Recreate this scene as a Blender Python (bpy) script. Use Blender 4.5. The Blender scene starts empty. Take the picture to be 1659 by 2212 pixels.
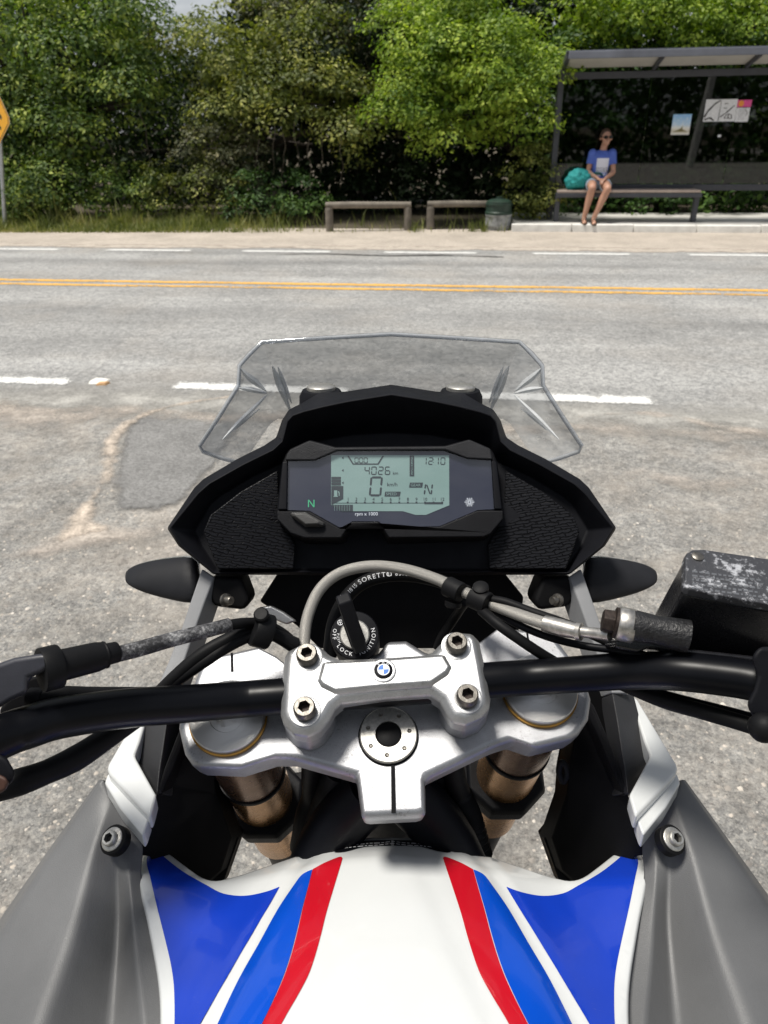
import bpy, bmesh, math, random
import numpy as np
from mathutils import Vector, Matrix
from mathutils.geometry import delaunay_2d_cdt

# ------------------------------------------------------------------ camera
PITCH = math.radians(27.5); ROLL = math.radians(0.62); PHI = math.radians(7.6)
FPX, CU, CV = 1593.0, 829.5, 1106.0          # lens in units of a 1659 x 2212 frame
CAM = Vector((-.006, 0, 1.445))
scene = bpy.context.scene
col = scene.collection
camd = bpy.data.cameras.new("camera"); cam = bpy.data.objects.new("camera", camd); col.objects.link(cam)
cam.matrix_world = Matrix.Translation(CAM) @ Matrix.Rotation(ROLL, 4, 'Y') @ Matrix.Rotation(math.pi/2-PITCH, 4, 'X')
camd.sensor_fit = 'VERTICAL'; camd.sensor_height = 24.0
camd.lens = FPX/2212*24.0
camd.clip_start = .02; camd.clip_end = 2000
camd.dof.use_dof = True; camd.dof.focus_distance = .53; camd.dof.aperture_fstop = camd.lens/1.5
scene.camera = cam

# ------------------------------------------------------------------ sky, sun, exposure
SUN_EL, SUN_AZ = math.radians(74), math.radians(258)     # azimuth clockwise from +Y (high, to the left, a little behind)
world = bpy.data.worlds.new("World"); scene.world = world; world.use_nodes = True
wn = world.node_tree; wn.nodes.clear()
def wnode(t, **k):
    n = wn.nodes.new(t)
    for a, b in k.items(): setattr(n, a, b)
    return n
w_out = wnode('ShaderNodeOutputWorld'); w_bg = wnode('ShaderNodeBackground')
w_sky = wnode('ShaderNodeTexSky', sky_type='NISHITA', sun_disc=False, sun_elevation=SUN_EL, sun_rotation=SUN_AZ,
              air_density=1.0, dust_density=2.5, ozone_density=1.0)
w_tc = wnode('ShaderNodeTexCoord'); w_map = wnode('ShaderNodeMapping'); w_map.inputs['Scale'].default_value = (1, 1, 2.2)
w_ns = wnode('ShaderNodeTexNoise'); w_ns.inputs['Scale'].default_value = 2.3; w_ns.inputs['Detail'].default_value = 7; w_ns.inputs['Roughness'].default_value = .62
w_cr = wnode('ShaderNodeValToRGB'); w_cr.color_ramp.elements[0].position = .43; w_cr.color_ramp.elements[1].position = .68
w_cr.color_ramp.elements[0].color = (.24, .24, .24, 1); w_cr.color_ramp.elements[1].color = (.95, .95, .95, 1)
w_mix = wnode('ShaderNodeMixRGB'); w_mix.inputs[2].default_value = (12.5, 12.8, 13.2, 1)
wl = wn.links.new
wl(w_tc.outputs['Generated'], w_map.inputs[0]); wl(w_map.outputs[0], w_ns.inputs['Vector']); wl(w_ns.outputs['Fac'], w_cr.inputs[0])
wl(w_cr.outputs[0], w_mix.inputs[0]); wl(w_sky.outputs[0], w_mix.inputs[1]); wl(w_mix.outputs[0], w_bg.inputs['Color'])
w_bg.inputs['Strength'].default_value = .054
wl(w_bg.outputs[0], w_out.inputs[0])
sund = bpy.data.lights.new("sun", 'SUN'); sun = bpy.data.objects.new("sun", sund); col.objects.link(sun)
sund.energy = 4.5; sund.angle = math.radians(14); sund.color = (1, .955, .88)
sd = Vector((math.sin(SUN_AZ)*math.cos(SUN_EL), math.cos(SUN_AZ)*math.cos(SUN_EL), math.sin(SUN_EL)))
sun.rotation_euler = sd.to_track_quat('Z', 'Y').to_euler(); sun.location = sd*30
scene.view_settings.view_transform = 'Standard'; scene.view_settings.look = 'None'
scene.view_settings.exposure = 0.15; scene.view_settings.gamma = 1.0
scene.render.engine = 'CYCLES'
scene.cycles.use_denoising = True
scene.cycles.max_bounces = 10; scene.cycles.transparent_max_bounces = 24
scene.cycles.diffuse_bounces = 4; scene.cycles.glossy_bounces = 5; scene.cycles.transmission_bounces = 8
scene.cycles.caustics_reflective = False; scene.cycles.caustics_refractive = False
scene.cycles.sample_clamp_indirect = 6.0

# ------------------------------------------------------------------ geometry helpers
RX = Matrix.Rotation(ROLL, 3, 'Y')
def ray(u, v, rolled=False):
    a = (u-CU)/FPX; b = (CV-v)/FPX
    d = Vector((a, math.cos(PITCH)+b*math.sin(PITCH), -math.sin(PITCH)+b*math.cos(PITCH)))
    return RX @ d if rolled else d
def P(u, v, d): return CAM + ray(u, v)*d                       # bike frame, depth d along the lens axis
def at_plane(u, v, p0, n):
    r = ray(u, v); return CAM + r*((Vector(p0)-CAM).dot(n)/r.dot(n))
def gz(u, v, z):                                               # world, on a level
    r = ray(u, v, True); return CAM + r*((z-CAM.z)/r.z)
def W(s, t, z=0.0):                                            # road frame -> world
    return Vector((s*math.cos(PHI)+t*math.sin(PHI), -s*math.sin(PHI)+t*math.cos(PHI), z))
def ST(p): return (p.x*math.cos(PHI)-p.y*math.sin(PHI), p.x*math.sin(PHI)+p.y*math.cos(PHI))
def atT(u, v, t):                                              # world, on the vertical plane at road distance t
    r = ray(u, v, True); n = Vector((math.sin(PHI), math.cos(PHI), 0)); return CAM + r*((t-CAM.dot(n))/r.dot(n))
def lerp(a, b, k): return a+(b-a)*k

def mk(name, verts, faces, mat=None, parent=None, smooth=None, bevel=None, subsurf=0, solid=None, segs=2, recalc=True):
    me = bpy.data.meshes.new(name); me.from_pydata([tuple(v) for v in verts], [], [tuple(f) for f in faces]); me.update()
    if recalc:
        bm = bmesh.new(); bm.from_mesh(me); bmesh.ops.recalc_face_normals(bm, faces=bm.faces); bm.to_mesh(me); bm.free()
    return fin(name, me, mat, parent, smooth, bevel, subsurf, solid, segs)
def fin(name, me, mat=None, parent=None, smooth=None, bevel=None, subsurf=0, solid=None, segs=2):
    o = bpy.data.objects.new(name, me); col.objects.link(o)
    if mat: me.materials.append(mat)
    if parent is not None: o.parent = parent
    if smooth is not None:
        me.polygons.foreach_set('use_smooth', [True]*len(me.polygons))
        if smooth < 180 and not bevel: me.set_sharp_from_angle(angle=math.radians(smooth))
    if solid:
        m = o.modifiers.new('s', 'SOLIDIFY'); m.thickness = solid; m.offset = -1
    if bevel:
        m = o.modifiers.new('b', 'BEVEL'); m.width = bevel; m.segments = segs; m.limit_method = 'ANGLE'; m.angle_limit = math.radians(30)
        m.harden_normals = False
        me.polygons.foreach_set('use_smooth', [True]*len(me.polygons))
        w = o.modifiers.new('w', 'WEIGHTED_NORMAL'); w.keep_sharp = True
    if subsurf:
        m = o.modifiers.new('u', 'SUBSURF'); m.levels = subsurf; m.render_levels = subsurf
    return o
class MB:
    """collects raw shapes for one mesh"""
    def __init__(self): self.v = []; self.f = []
    def add(self, vs, fs):
        b = len(self.v); self.v += [Vector(x) for x in vs]; self.f += [tuple(i+b for i in f) for f in fs]; return self
    def box(self, c, sx, sy, sz, M=None):
        c = Vector(c); vs = []
        for k in range(8):
            q = Vector(((k & 1)-.5, ((k >> 1) & 1)-.5, ((k >> 2) & 1)-.5)); q = Vector((q.x*sx, q.y*sy, q.z*sz))
            vs.append(c+(M @ q if M else q))
        return self.add(vs, [(0, 2, 3, 1), (4, 5, 7, 6), (0, 1, 5, 4), (2, 6, 7, 3), (0, 4, 6, 2), (1, 3, 7, 5)])
    def tube(self, pts, rad, n=12, cap=True, smoothn=0):
        pts = [Vector(p) for p in pts]
        rs = list(rad) if hasattr(rad, '__len__') else [rad]*len(pts)
        if smoothn: pts, rs = catmull(pts, smoothn, rs)
        vs = []; fs = []; N = None
        for i, p in enumerate(pts):
            t = (pts[min(i+1, len(pts)-1)]-pts[max(i-1, 0)]).normalized()
            if N is None:
                N = t.orthogonal().normalized()
            else:
                N = (N-t*N.dot(t)).normalized()
            B = t.cross(N)
            for k in range(n):
                a = 2*math.pi*k/n; vs.append(p+(N*math.cos(a)+B*math.sin(a))*rs[i])
        for i in range(len(pts)-1):
            for k in range(n):
                a, b = i*n+k, i*n+(k+1) % n; fs.append((a, b, b+n, a+n))
        if cap: fs += [tuple(range(n))[::-1], tuple((len(pts)-1)*n+k for k in range(n))]
        return self.add(vs, fs)
    def lathe(self, prof, o, ax, n=24, caps=True):
        """prof = [(r,h)...] about axis ax through o"""
        ax = Vector(ax).normalized(); e1 = ax.orthogonal().normalized(); e2 = ax.cross(e1); o = Vector(o); vs = []; fs = []
        for r, h in prof:
            for k in range(n):
                a = 2*math.pi*k/n; vs.append(o+ax*h+(e1*math.cos(a)+e2*math.sin(a))*r)
        for i in range(len(prof)-1):
            for k in range(n):
                a, b = i*n+k, i*n+(k+1) % n; fs.append((a, b, b+n, a+n))
        if caps: fs += [tuple(range(n))[::-1], tuple((len(prof)-1)*n+k for k in range(n))]
        return self.add(vs, fs)
    def loft(self, loops, closed=True, caps=(True, True)):
        n = len(loops[0]); vs = [p for l in loops for p in l]; fs = []
        for i in range(len(loops)-1):
            for k in range(n if closed else n-1):
                a, b = i*n+k, i*n+(k+1) % n; fs.append((a, b, b+n, a+n))
        if caps[0]: fs.append(tuple(range(n))[::-1])
        if caps[1]: fs.append(tuple((len(loops)-1)*n+k for k in range(n)))
        return self.add(vs, fs)
    def prism(self, loop, vec):
        vec = Vector(vec); loop = [Vector(p) for p in loop]
        return self.loft([loop, [p+vec for p in loop]])
    def ball(self, c, r, n=12, m=8, M=None):
        c = Vector(c); r = Vector(r) if hasattr(r, '__len__') else Vector((r, r, r)); loops = []
        vs = []; fs = []
        for i in range(m+1):
            th = math.pi*i/m
            for k in range(n):
                a = 2*math.pi*k/n; q = Vector((r.x*math.sin(th)*math.cos(a), r.y*math.sin(th)*math.sin(a), r.z*math.cos(th)))
                vs.append(c+(M @ q if M else q))
        for i in range(m):
            for k in range(n):
                a, b = i*n+k, i*n+(k+1) % n; fs.append((a, a+n, b+n, b))
        self.add(vs, fs); return self
    def build(self, name, mat, parent=None, **k): return mk(name, self.v, self.f, mat, parent, **k)
def catmull(pts, n, rs=None, closed=False):
    out = []; ro = []; N = len(pts)
    rng = range(N) if closed else range(N-1)
    for i in rng:
        if closed: p = [pts[(i+k) % N] for k in (-1, 0, 1, 2)]
        else: p = [pts[max(i-1, 0)], pts[i], pts[i+1], pts[min(i+2, N-1)]]
        for k in range(n):
            t = k/n
            out.append(.5*((2*p[1])+(p[2]-p[0])*t+(2*p[0]-5*p[1]+4*p[2]-p[3])*t*t+(3*p[1]-3*p[2]+p[3]-p[0])*t**3))
            if rs: ro.append(rs[i]+(rs[(i+1) % N]-rs[i])*t)
    if not closed:
        out.append(pts[-1])
        if rs: ro.append(rs[-1])
    return (out, ro) if rs else out
def fill2d(poly, sp):
    """triangulate a 2D polygon with an inner lattice of spacing sp -> verts, faces"""
    pts = []
    n = len(poly)
    for i in range(n):
        a, b = poly[i], poly[(i+1) % n]; L = math.hypot(b[0]-a[0], b[1]-a[1]); k = max(1, int(L/sp))
        for j in range(k): pts.append((a[0]+(b[0]-a[0])*j/k, a[1]+(b[1]-a[1])*j/k))
    nb = len(pts); xs = [p[0] for p in pts]; ys = [p[1] for p in pts]
    A = np.array(pts)
    def inside(x, y):
        c = False; j = nb-1
        for i in range(nb):
            if (pts[i][1] > y) != (pts[j][1] > y) and x < (pts[j][0]-pts[i][0])*(y-pts[i][1])/(pts[j][1]-pts[i][1])+pts[i][0]: c = not c
            j = i
        return c
    inner = []; row = 0; y = min(ys)+sp*.6
    while y < max(ys):
        x = min(xs)+sp*(.5+.5*(row % 2))
        while x < max(xs):
            if inside(x, y) and np.min((A[:, 0]-x)**2+(A[:, 1]-y)**2) > (sp*.5)**2: inner.append((x, y))
            x += sp
        y += sp*.87; row += 1
    vs = [Vector(p) for p in pts+inner]
    r = delaunay_2d_cdt(vs, [(i, (i+1) % nb) for i in range(nb)], [], 1, 1e-7)
    return [tuple(v) for v in r[0]], [tuple(f) for f in r[2]]
def tag(o, label=None, cat=None, group=None, kind=None):
    if label: o['label'] = label
    if cat: o['category'] = cat
    if group: o['group'] = group
    if kind: o['kind'] = kind
    return o
def empty(name, loc=(0, 0, 0), rz=0):
    o = bpy.data.objects.new(name, None); o.empty_display_size = .1; col.objects.link(o); o.location = loc; o.rotation_euler = (0, 0, rz); return o
_tc = {}
def text2d(s, size=1.0):
    """flat letters of the built-in face -> verts (2D), faces, width"""
    if s not in _tc:
        cu = bpy.data.curves.new('t', 'FONT'); cu.body = s; cu.size = 1.0; cu.resolution_u = 3; cu.fill_mode = 'FRONT'
        ob = bpy.data.objects.new('t', cu); col.objects.link(ob)
        dg = bpy.context.evaluated_depsgraph_get(); me = bpy.data.meshes.new_from_object(ob.evaluated_get(dg))
        _tc[s] = ([(v.co.x, v.co.y) for v in me.vertices], [tuple(p.vertices) for p in me.polygons])
        bpy.data.objects.remove(ob); bpy.data.curves.remove(cu); bpy.data.meshes.remove(me)
    v, f = _tc[s]
    w = max(p[0] for p in v) if v else 0
    return [(x*size, y*size) for x, y in v], f, w*size

# ------------------------------------------------------------------ materials
def lin(r, g, b):
    return tuple(((c/255)/12.92 if c/255 <= .04045 else ((c/255+.055)/1.055)**2.4) for c in (r, g, b))
class NT:
    def __init__(self, name):
        self.m = bpy.data.materials.new(name); self.m.use_nodes = True; self.t = self.m.node_tree; self.t.nodes.clear()
        self.out = self.n('ShaderNodeOutputMaterial')
    def n(self, ty, ins=None, **k):
        x = self.t.nodes.new(ty)
        for a, b in k.items(): setattr(x, a, b)
        for a, b in (ins or {}).items():
            if hasattr(b, 'is_linked') or hasattr(b, 'links'): self.t.links.new(b, x.inputs[a])
            else: x.inputs[a].default_value = b
        return x
    def l(self, a, b): self.t.links.new(a, b)
    def noise(self, vec, scale, detail=4, rough=.55, dist=0):
        return self.n('ShaderNodeTexNoise', {'Vector': vec, 'Scale': scale, 'Detail': detail, 'Roughness': rough, 'Distortion': dist}).outputs['Fac']
    def ramp(self, fac, stops, interp='LINEAR'):
        r = self.n('ShaderNodeValToRGB', {'Fac': fac}); cr = r.color_ramp; cr.interpolation = interp
        while len(cr.elements) < len(stops): cr.elements.new(.5)
        for e, (p, c) in zip(cr.elements, stops):
            e.position = p; e.color = (tuple(c)+(1,)) if hasattr(c, '__len__') else (c, c, c, 1)
        return r.outputs[0]
    def mix(self, fac, a, b, mode='MIX'):
        def c4(c): return tuple(c)+(1,) if hasattr(c, '__len__') and len(c) == 3 and not hasattr(c, 'links') else c
        return self.n('ShaderNodeMixRGB', {0: fac, 1: c4(a), 2: c4(b)}, blend_type=mode).outputs[0]
    def math(self, op, a, b=0.0): return self.n('ShaderNodeMath', {0: a, 1: b}, operation=op).outputs[0]
    def coord(self, k='Object'): return self.n('ShaderNodeTexCoord').outputs[k]
    def mapping(self, vec, scale=(1, 1, 1), rot=(0, 0, 0), loc=(0, 0, 0)):
        return self.n('ShaderNodeMapping', {'Vector': vec, 'Scale': scale, 'Rotation': rot, 'Location': loc}).outputs[0]
    def bump(self, h, strength=.3, dist=.002, normal=None):
        i = {'Height': h, 'Strength': strength, 'Distance': dist}
        if normal is not None: i['Normal'] = normal
        return self.n('ShaderNodeBump', i).outputs[0]
    def bsdf(self, color, rough=.5, metal=0, normal=None, **k):
        i = {'Base Color': tuple(color)+(1,) if (hasattr(color, '__len__') and len(color) == 3) else color, 'Roughness': rough, 'Metallic': metal}
        if normal is not None: i['Normal'] = normal
        i.update(k)
        b = self.n('ShaderNodeBsdfPrincipled', i); self.l(b.outputs[0], self.out.inputs[0]); return b
def sheet_fresnel(T):
    f = T.n('ShaderNodeLayerWeight', {'Blend': .5}).outputs['Facing']        # same from either face of a thin sheet
    return T.math('ADD', T.math('MULTIPLY', T.math('POWER', f, 4.5), .92), .055)
def pmat(name, c, rough=.5, metal=0, var=.12, vs=40, bump=.0, bs=600, bd=.0006, spots=None, rv=.08, **k):
    """painted / moulded surface: small colour drift, grain relief, optional speckle (colour, amount, scale)"""
    T = NT(name); co = T.coord()
    n1 = T.noise(co, vs, 5)
    c0 = tuple(x*(1-var) for x in c); c1 = tuple(min(1, x*(1+var)) for x in c)
    colr = T.ramp(n1, [(.3, c0), (.7, c1)])
    if spots:
        sc, am, ss = spots
        colr = T.mix(T.ramp(T.noise(co, ss, 3, .7), [(1-am-.03, 0.0), (1-am+.03, 1.0)]), colr, sc)
    r = T.n('ShaderNodeMapRange', {0: T.noise(co, vs*2.3, 3), 3: max(.02, rough-rv), 4: min(1, rough+rv)}).outputs[0]
    nm = T.bump(T.noise(co, bs, 2, .6), bump, bd) if bump else None
    T.bsdf(colr, r, metal, nm, **k)
    return T.m
# ================================================================== GROUND AND ROAD
def road_vec(T): return T.mapping(T.coord(), rot=(0, 0, PHI))
def grit(T, vec, scale):
    v = T.n('ShaderNodeTexVoronoi', {'Vector': vec, 'Scale': scale, 'Randomness': 1.0}); return v.outputs['Color'], v.outputs['Distance']
def m_asphalt():
    T = NT('asphalt'); co = road_vec(T)
    c1, d1 = grit(T, co, 95); c2, d2 = grit(T, co, 38)
    g1 = T.n('ShaderNodeSeparateColor', {0: c1}).outputs[0]; g2 = T.n('ShaderNodeSeparateColor', {0: c2}).outputs[1]
    stone = T.ramp(T.math('ADD', T.math('MULTIPLY', g1, .62), T.math('MULTIPLY', g2, .38)), [(.05, (.19, .19, .187)), (.5, (.315, .315, .307)), (.95, (.46, .452, .435))])
    streak = T.noise(T.mapping(co, scale=(.16, 1.5, 1)), 1.3, 5, .6)
    blot = T.noise(co, 1.1, 6, .62)
    fine = T.noise(co, 14, 4, .7)
    k = T.mix(1.0, T.ramp(streak, [(.3, .74), (.7, 1.13)]), T.ramp(blot, [(.3, .82), (.7, 1.12)]), 'MULTIPLY')
    k = T.mix(1.0, k, T.ramp(fine, [(.3, .88), (.72, 1.12)]), 'MULTIPLY')
    colr = T.mix(1.0, stone, k, 'MULTIPLY')
    # darker wheel tracks and seams that run along the lane
    sep = T.n('ShaderNodeSeparateXYZ', {0: co}).outputs[1]
    wob = T.math('ADD', sep, T.math('MULTIPLY', T.noise(T.mapping(co, scale=(.5, .5, 1)), 1.6, 3), .35))
    for tt, w, a in ((6.35, .42, .30), (5.2, .25, .10), (9.15, .28, .28), (8.35, .1, .12)):
        m = T.ramp(T.math('ABSOLUTE', T.math('SUBTRACT', wob, tt+.17)), [(0, a), (min(1, w), 0.0)])
        colr = T.mix(m, colr, (.075, .076, .077))
    dust = T.ramp(T.noise(co, .8, 5, .6), [(.48, 0.0), (.75, .35)])
    colr = T.mix(dust, colr, (.40, .36, .31))
    T.bsdf(colr, .82, 0, T.bump(T.math('ADD', T.math('MULTIPLY', d1, .6), T.noise(co, 60, 4, .7)), .75, .006), **{'Specular IOR Level': .35})
    return T.m
def m_shoulder():
    T = NT('worn_shoulder'); co = road_vec(T)
    c1, d1 = grit(T, co, 230); c2, d2 = grit(T, co, 95)
    g1 = T.n('ShaderNodeSeparateColor', {0: c1}).outputs[0]; g2 = T.n('ShaderNodeSeparateColor', {0: c2}).outputs[1]
    stone = T.ramp(T.math('ADD', T.math('MULTIPLY', g1, .55), T.math('MULTIPLY', g2, .45)), [(.08, (.205, .203, .198)), (.45, (.345, .338, .322)), (.75, (.44, .425, .395)), (.97, (.58, .55, .50))])
    m = T.noise(co, 1.4, 8, .66, .5); m2 = T.noise(co, 7.5, 6, .7)
    sand = T.ramp(T.math('ADD', T.math('MULTIPLY', m, .66), T.math('MULTIPLY', m2, .38)), [(.47, 0.0), (.62, .9)])
    pink = T.ramp(T.noise(co, .9, 3), [(.35, (.48, .44, .385)), (.7, (.53, .465, .40))])
    colr = T.mix(sand, stone, T.mix(.4, pink, stone))
    colr = T.mix(1.0, colr, T.ramp(T.noise(co, 3.1, 7, .68), [(.33, .66), (.66, 1.14)]), 'MULTIPLY')
    colr = T.mix(1.0, colr, T.ramp(T.noise(co, 24, 5, .75), [(.32, .68), (.68, 1.22)]), 'MULTIPLY')
    pit = T.ramp(T.noise(co, 85, 4, .7), [(.28, .45), (.43, 1.0)])
    colr = T.mix(1.0, colr, pit, 'MULTIPLY')
    h = T.math('ADD', T.math('MULTIPLY', g2, .35), T.noise(co, 42, 7, .78))
    T.bsdf(colr, .9, 0, T.bump(h, 1.0, .014), **{'Specular IOR Level': .25})
    return T.m
def m_sand(name, base, sc=1.0):
    T = NT(name); co = road_vec(T)
    c1, d1 = grit(T, co, 110)
    g1 = T.n('ShaderNodeSeparateColor', {0: c1}).outputs[0]
    a = T.ramp(T.noise(co, 5*sc, 7, .66), [(.3, tuple(x*.8 for x in base)), (.7, tuple(min(1, x*1.12) for x in base))])
    colr = T.mix(1.0, a, T.ramp(g1, [(0, .72), (1, 1.2)]), 'MULTIPLY')
    b = T.bsdf(colr, .92, 0, T.bump(T.noise(co, 45, 6, .75), .7, .008), **{'Specular IOR Level': .2})
    return T, b, co
def m_patch(name, base, edge=.5, scale=14, soft=.26):
    """loose material whose ragged rim thins out to nothing: attribute 'rim' is the distance from the rim"""
    T, b, co = m_sand(name, base)
    at = T.n('ShaderNodeAttribute', attribute_name='rim').outputs['Fac']
    k = T.math('ADD', at, T.math('MULTIPLY', T.math('SUBTRACT', T.noise(co, scale, 7, .72), .5), 1.5))
    al = T.ramp(k, [(max(0, edge-soft), 0.0), (min(1, edge+soft*1.15), 1.0)])
    tr = T.n('ShaderNodeBsdfTransparent'); mx = T.n('ShaderNodeMixShader', {0: al})
    T.l(tr.outputs[0], mx.inputs[1]); T.l(b.outputs[0], mx.inputs[2]); T.l(mx.outputs[0], T.out.inputs[0])
    return T.m
def m_paint(name, base, wear=.5):
    T = NT(name); co = road_vec(T)
    c1, d1 = grit(T, co, 95)
    g1 = T.n('ShaderNodeSeparateColor', {0: c1}).outputs[0]
    w = T.math('ADD', T.math('MULTIPLY', T.noise(co, 9, 7, .75), .75), T.math('MULTIPLY', g1, .25))
    at = T.n('ShaderNodeAttribute', attribute_name='rim').outputs['Fac']
    w = T.math('ADD', w, T.math('MULTIPLY', T.math('SUBTRACT', at, 1.0), .30))
    al = T.ramp(w, [(wear-.16, 0.0), (wear, 1.0)])
    colr = T.mix(T.noise(co, 4, 5), tuple(x*.86 for x in base), base)
    b = T.bsdf(colr, .7, 0, T.bump(T.noise(co, 60, 4, .7), .6, .004))
    tr = T.n('ShaderNodeBsdfTransparent'); mx = T.n('ShaderNodeMixShader', {0: al})
    T.l(tr.outputs[0], mx.inputs[1]); T.l(b.outputs[0], mx.inputs[2]); T.l(mx.outputs[0], T.out.inputs[0])
    return T.m
M_ASPH = m_asphalt(); M_SHOUL = m_shoulder()
M_SOIL = m_sand('dark_soil', (.085, .072, .05))[0].m
M_DIRT = m_sand('pale_dirt', (.44, .39, .335), .3)[0].m
M_WHITEP = m_paint('white_road_paint', (.70, .70, .68), .42); M_YELP = m_paint('yellow_road_paint', (.74, .41, .08), .40)
M_SANDP = m_patch('sand_patch', (.52, .445, .37), .50, 11); M_DARKP = m_patch('dark_asphalt_patch', (.215, .213, .208), .42, 8, .24)
M_TRAIL = m_patch('sand_vein', (.54, .465, .39), .54, 10, .26); M_SANDS = m_patch('sand_film', (.50, .445, .39), .66, 6, .45); M_BLEND = m_patch('worn_edge', (.37, .36, .335), .52, 5, .5); M_DIRTE = m_patch('dirt_edge', (.44, .39, .335), .5, 5)

def sheet(name, s0, s1, t0, t1, z, mat, parent=None, n=1):
    vs = []; fs = []
    for i in range(n+1):
        s = lerp(s0, s1, i/n); vs += [W(s, t0, z), W(s, t1, z)]
    for i in range(n): fs.append((2*i, 2*i+2, 2*i+3, 2*i+1))
    return mk(name, vs, fs, mat, parent)
def rim_sheet(name, poly, z, mat, parent, sp, width):
    """flat patch in road coordinates with a 'rim' attribute that rises from 0 at the outline to 1 at `width`"""
    v2, f2 = fill2d(poly, sp); n = len(poly)
    at = []
    for x, y in v2:
        d = 1e9
        for i in range(n):
            ax, ay = poly[i]; bx, by = poly[(i+1) % n]; L = (bx-ax)**2+(by-ay)**2
            k = max(0, min(1, ((x-ax)*(bx-ax)+(y-ay)*(by-ay))/L)) if L else 0
            d = min(d, math.hypot(x-ax-k*(bx-ax), y-ay-k*(by-ay)))
        at.append(min(1, d/width))
    o = mk(name, [W(x, y, z) for x, y in v2], f2, mat, parent)
    a = o.data.attributes.new('rim', 'FLOAT', 'POINT'); a.data.foreach_set('value', at)
    return o
ground = tag(mk('ground', [(-600, -600, -.012), (600, -600, -.012), (600, 600, -.012), (-600, 600, -.012)], [(0, 1, 2, 3)], M_SOIL), kind='structure')
shoulder = tag(sheet('road_shoulder', -40, 40, -30, 4.02, -.004, M_SHOUL), kind='structure')
road = tag(sheet('road', -60, 60, 4.02, 10.38, 0.0, M_ASPH), kind='structure')
far_sh = tag(sheet('dirt_strip', -60, 60, 10.38, 12.62, -.002, M_DIRT), kind='structure')
verge = tag(sheet('verge', -60, 60, 12.62, 30, .0, M_SOIL), kind='structure')
random.seed(5)
def wavy(s0, s1, tc, hw, n, amp):
    a = []; b = []
    for i in range(n+1):
        s = lerp(s0, s1, i/n); a.append((s, tc-hw+random.uniform(-amp, amp))); b.append((s, tc+hw+random.uniform(-amp, amp)))
    return a+b[::-1]
# edges of loose dirt that creep over the asphalt
rim_sheet('dirt_edge', wavy(-14, 9, 10.44, .26, 60, .06), .0025, M_DIRTE, far_sh, .16, .22)
rim_sheet('dirt_edge', wavy(-4.6, 3.2, 4.0, .30, 40, .09), .0035, M_BLEND, shoulder, .08, .30)
rim_sheet('dirt_edge', wavy(-4.6, 3.2, 3.80, .16, 40, .06), .0045, M_SANDS, shoulder, .08, .26)
# painted dashes: near lane edge, far lane edge; solid double centre line
def dash(s0, s1, t, w, mat, n=2):
    return rim_sheet('dash', [(s0, t-w/2), (s1, t-w/2), (s1, t+w/2), (s0, t+w/2)], .004, mat, road, .05, .03)
per, ln = 1.83, 1.14
e0 = ST(gz(150, 830, 0))[0]
for k in range(-3, 5):
    s1 = e0+per*k; dash(s1-ln, s1, 4.335, .165, M_WHITEP)
f0 = ST(gz(420, 540, 0))[0]
for k in range(-5, 7):
    s1 = f0+1.92*k; dash(s1-1.24, s1, 10.05, .15, M_WHITEP)
for tt, w in ((7.57, .11), (7.795, .13)):
    pl = []
    for i in range(41): pl.append((lerp(-13, 8, i/40), tt-w/2+random.uniform(-.008, .008)))
    for i in range(40, -1, -1): pl.append((lerp(-13, 8, i/40), tt+w/2+random.uniform(-.008, .008)))
    rim_sheet('centre_line', pl, .004, M_YELP, road, .06, .035)
# veins of sand and a dark repair patch on the near shoulder (outlines read off the ground plane)
def uvst(pts): return [ST(gz(u, v, 0)) for u, v in pts]
def ribbon(pts, w):
    q = catmull([Vector(p) for p in uvst(pts)], 4); L = []; R_ = []
    for i, p in enumerate(q):
        t = (q[min(i+1, len(q)-1)]-q[max(i-1, 0)]).normalized(); nn = Vector((-t.y, t.x)); k = w[min(len(w)-1, int(i/len(q)*len(w)))]*random.uniform(.8, 1.2)
        L.append(tuple(p+nn*k)); R_.append(tuple(p-nn*k))
    return L+R_[::-1]
rim_sheet('asphalt_patch', uvst([(245, 1105), (232, 1040), (248, 985), (262, 930), (300, 890), (380, 880), (470, 868), (520, 930), (470, 1010), (400, 1090), (330, 1112)]), .002, M_DARKP, shoulder, .05, .09)
rim_sheet('sand_trail', ribbon([(520, 855), (440, 866), (360, 882), (295, 905), (245, 945), (238, 990), (228, 1035), (195, 1085), (170, 1130), (190, 1165)], (.05, .06, .065, .065, .07, .06, .055, .08, .13)), .006, M_TRAIL, shoulder, .025, .085)
rim_sheet('sand_trail', uvst([(175, 1110), (260, 1128), (330, 1130), (400, 1105), (360, 1160), (280, 1190), (180, 1200), (60, 1225), (-40, 1210), (40, 1175), (120, 1150)]), .005, M_SANDS, shoulder, .03, .16)
rim_sheet('sand_trail', ribbon([(1230, 905), (1330, 895), (1450, 900), (1560, 925), (1670, 935)], (.04, .07, .07)), .006, M_SANDS, shoulder, .04, .09)
rim_sheet('sand_trail', uvst([(1290, 1010), (1400, 1000), (1520, 1015), (1680, 1020), (1690, 1060), (1560, 1075), (1420, 1060), (1330, 1050)]), .005, M_SANDS, shoulder, .05, .25)
rim_sheet('sand_trail', uvst([(-60, 860), (60, 862), (200, 872), (260, 890), (180, 930), (60, 945), (-60, 940)]), .005, M_SANDS, shoulder, .06, .35)
# a broken strip of asphalt along the far lane edge
rim_sheet('asphalt_crack', ribbon([(585, 551), (700, 549), (830, 553), (950, 552), (1090, 556)], (.03, .05, .06, .04)), .006, m_patch('crack', (.06, .058, .055), .5, 20), road, .03, .03)
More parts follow.
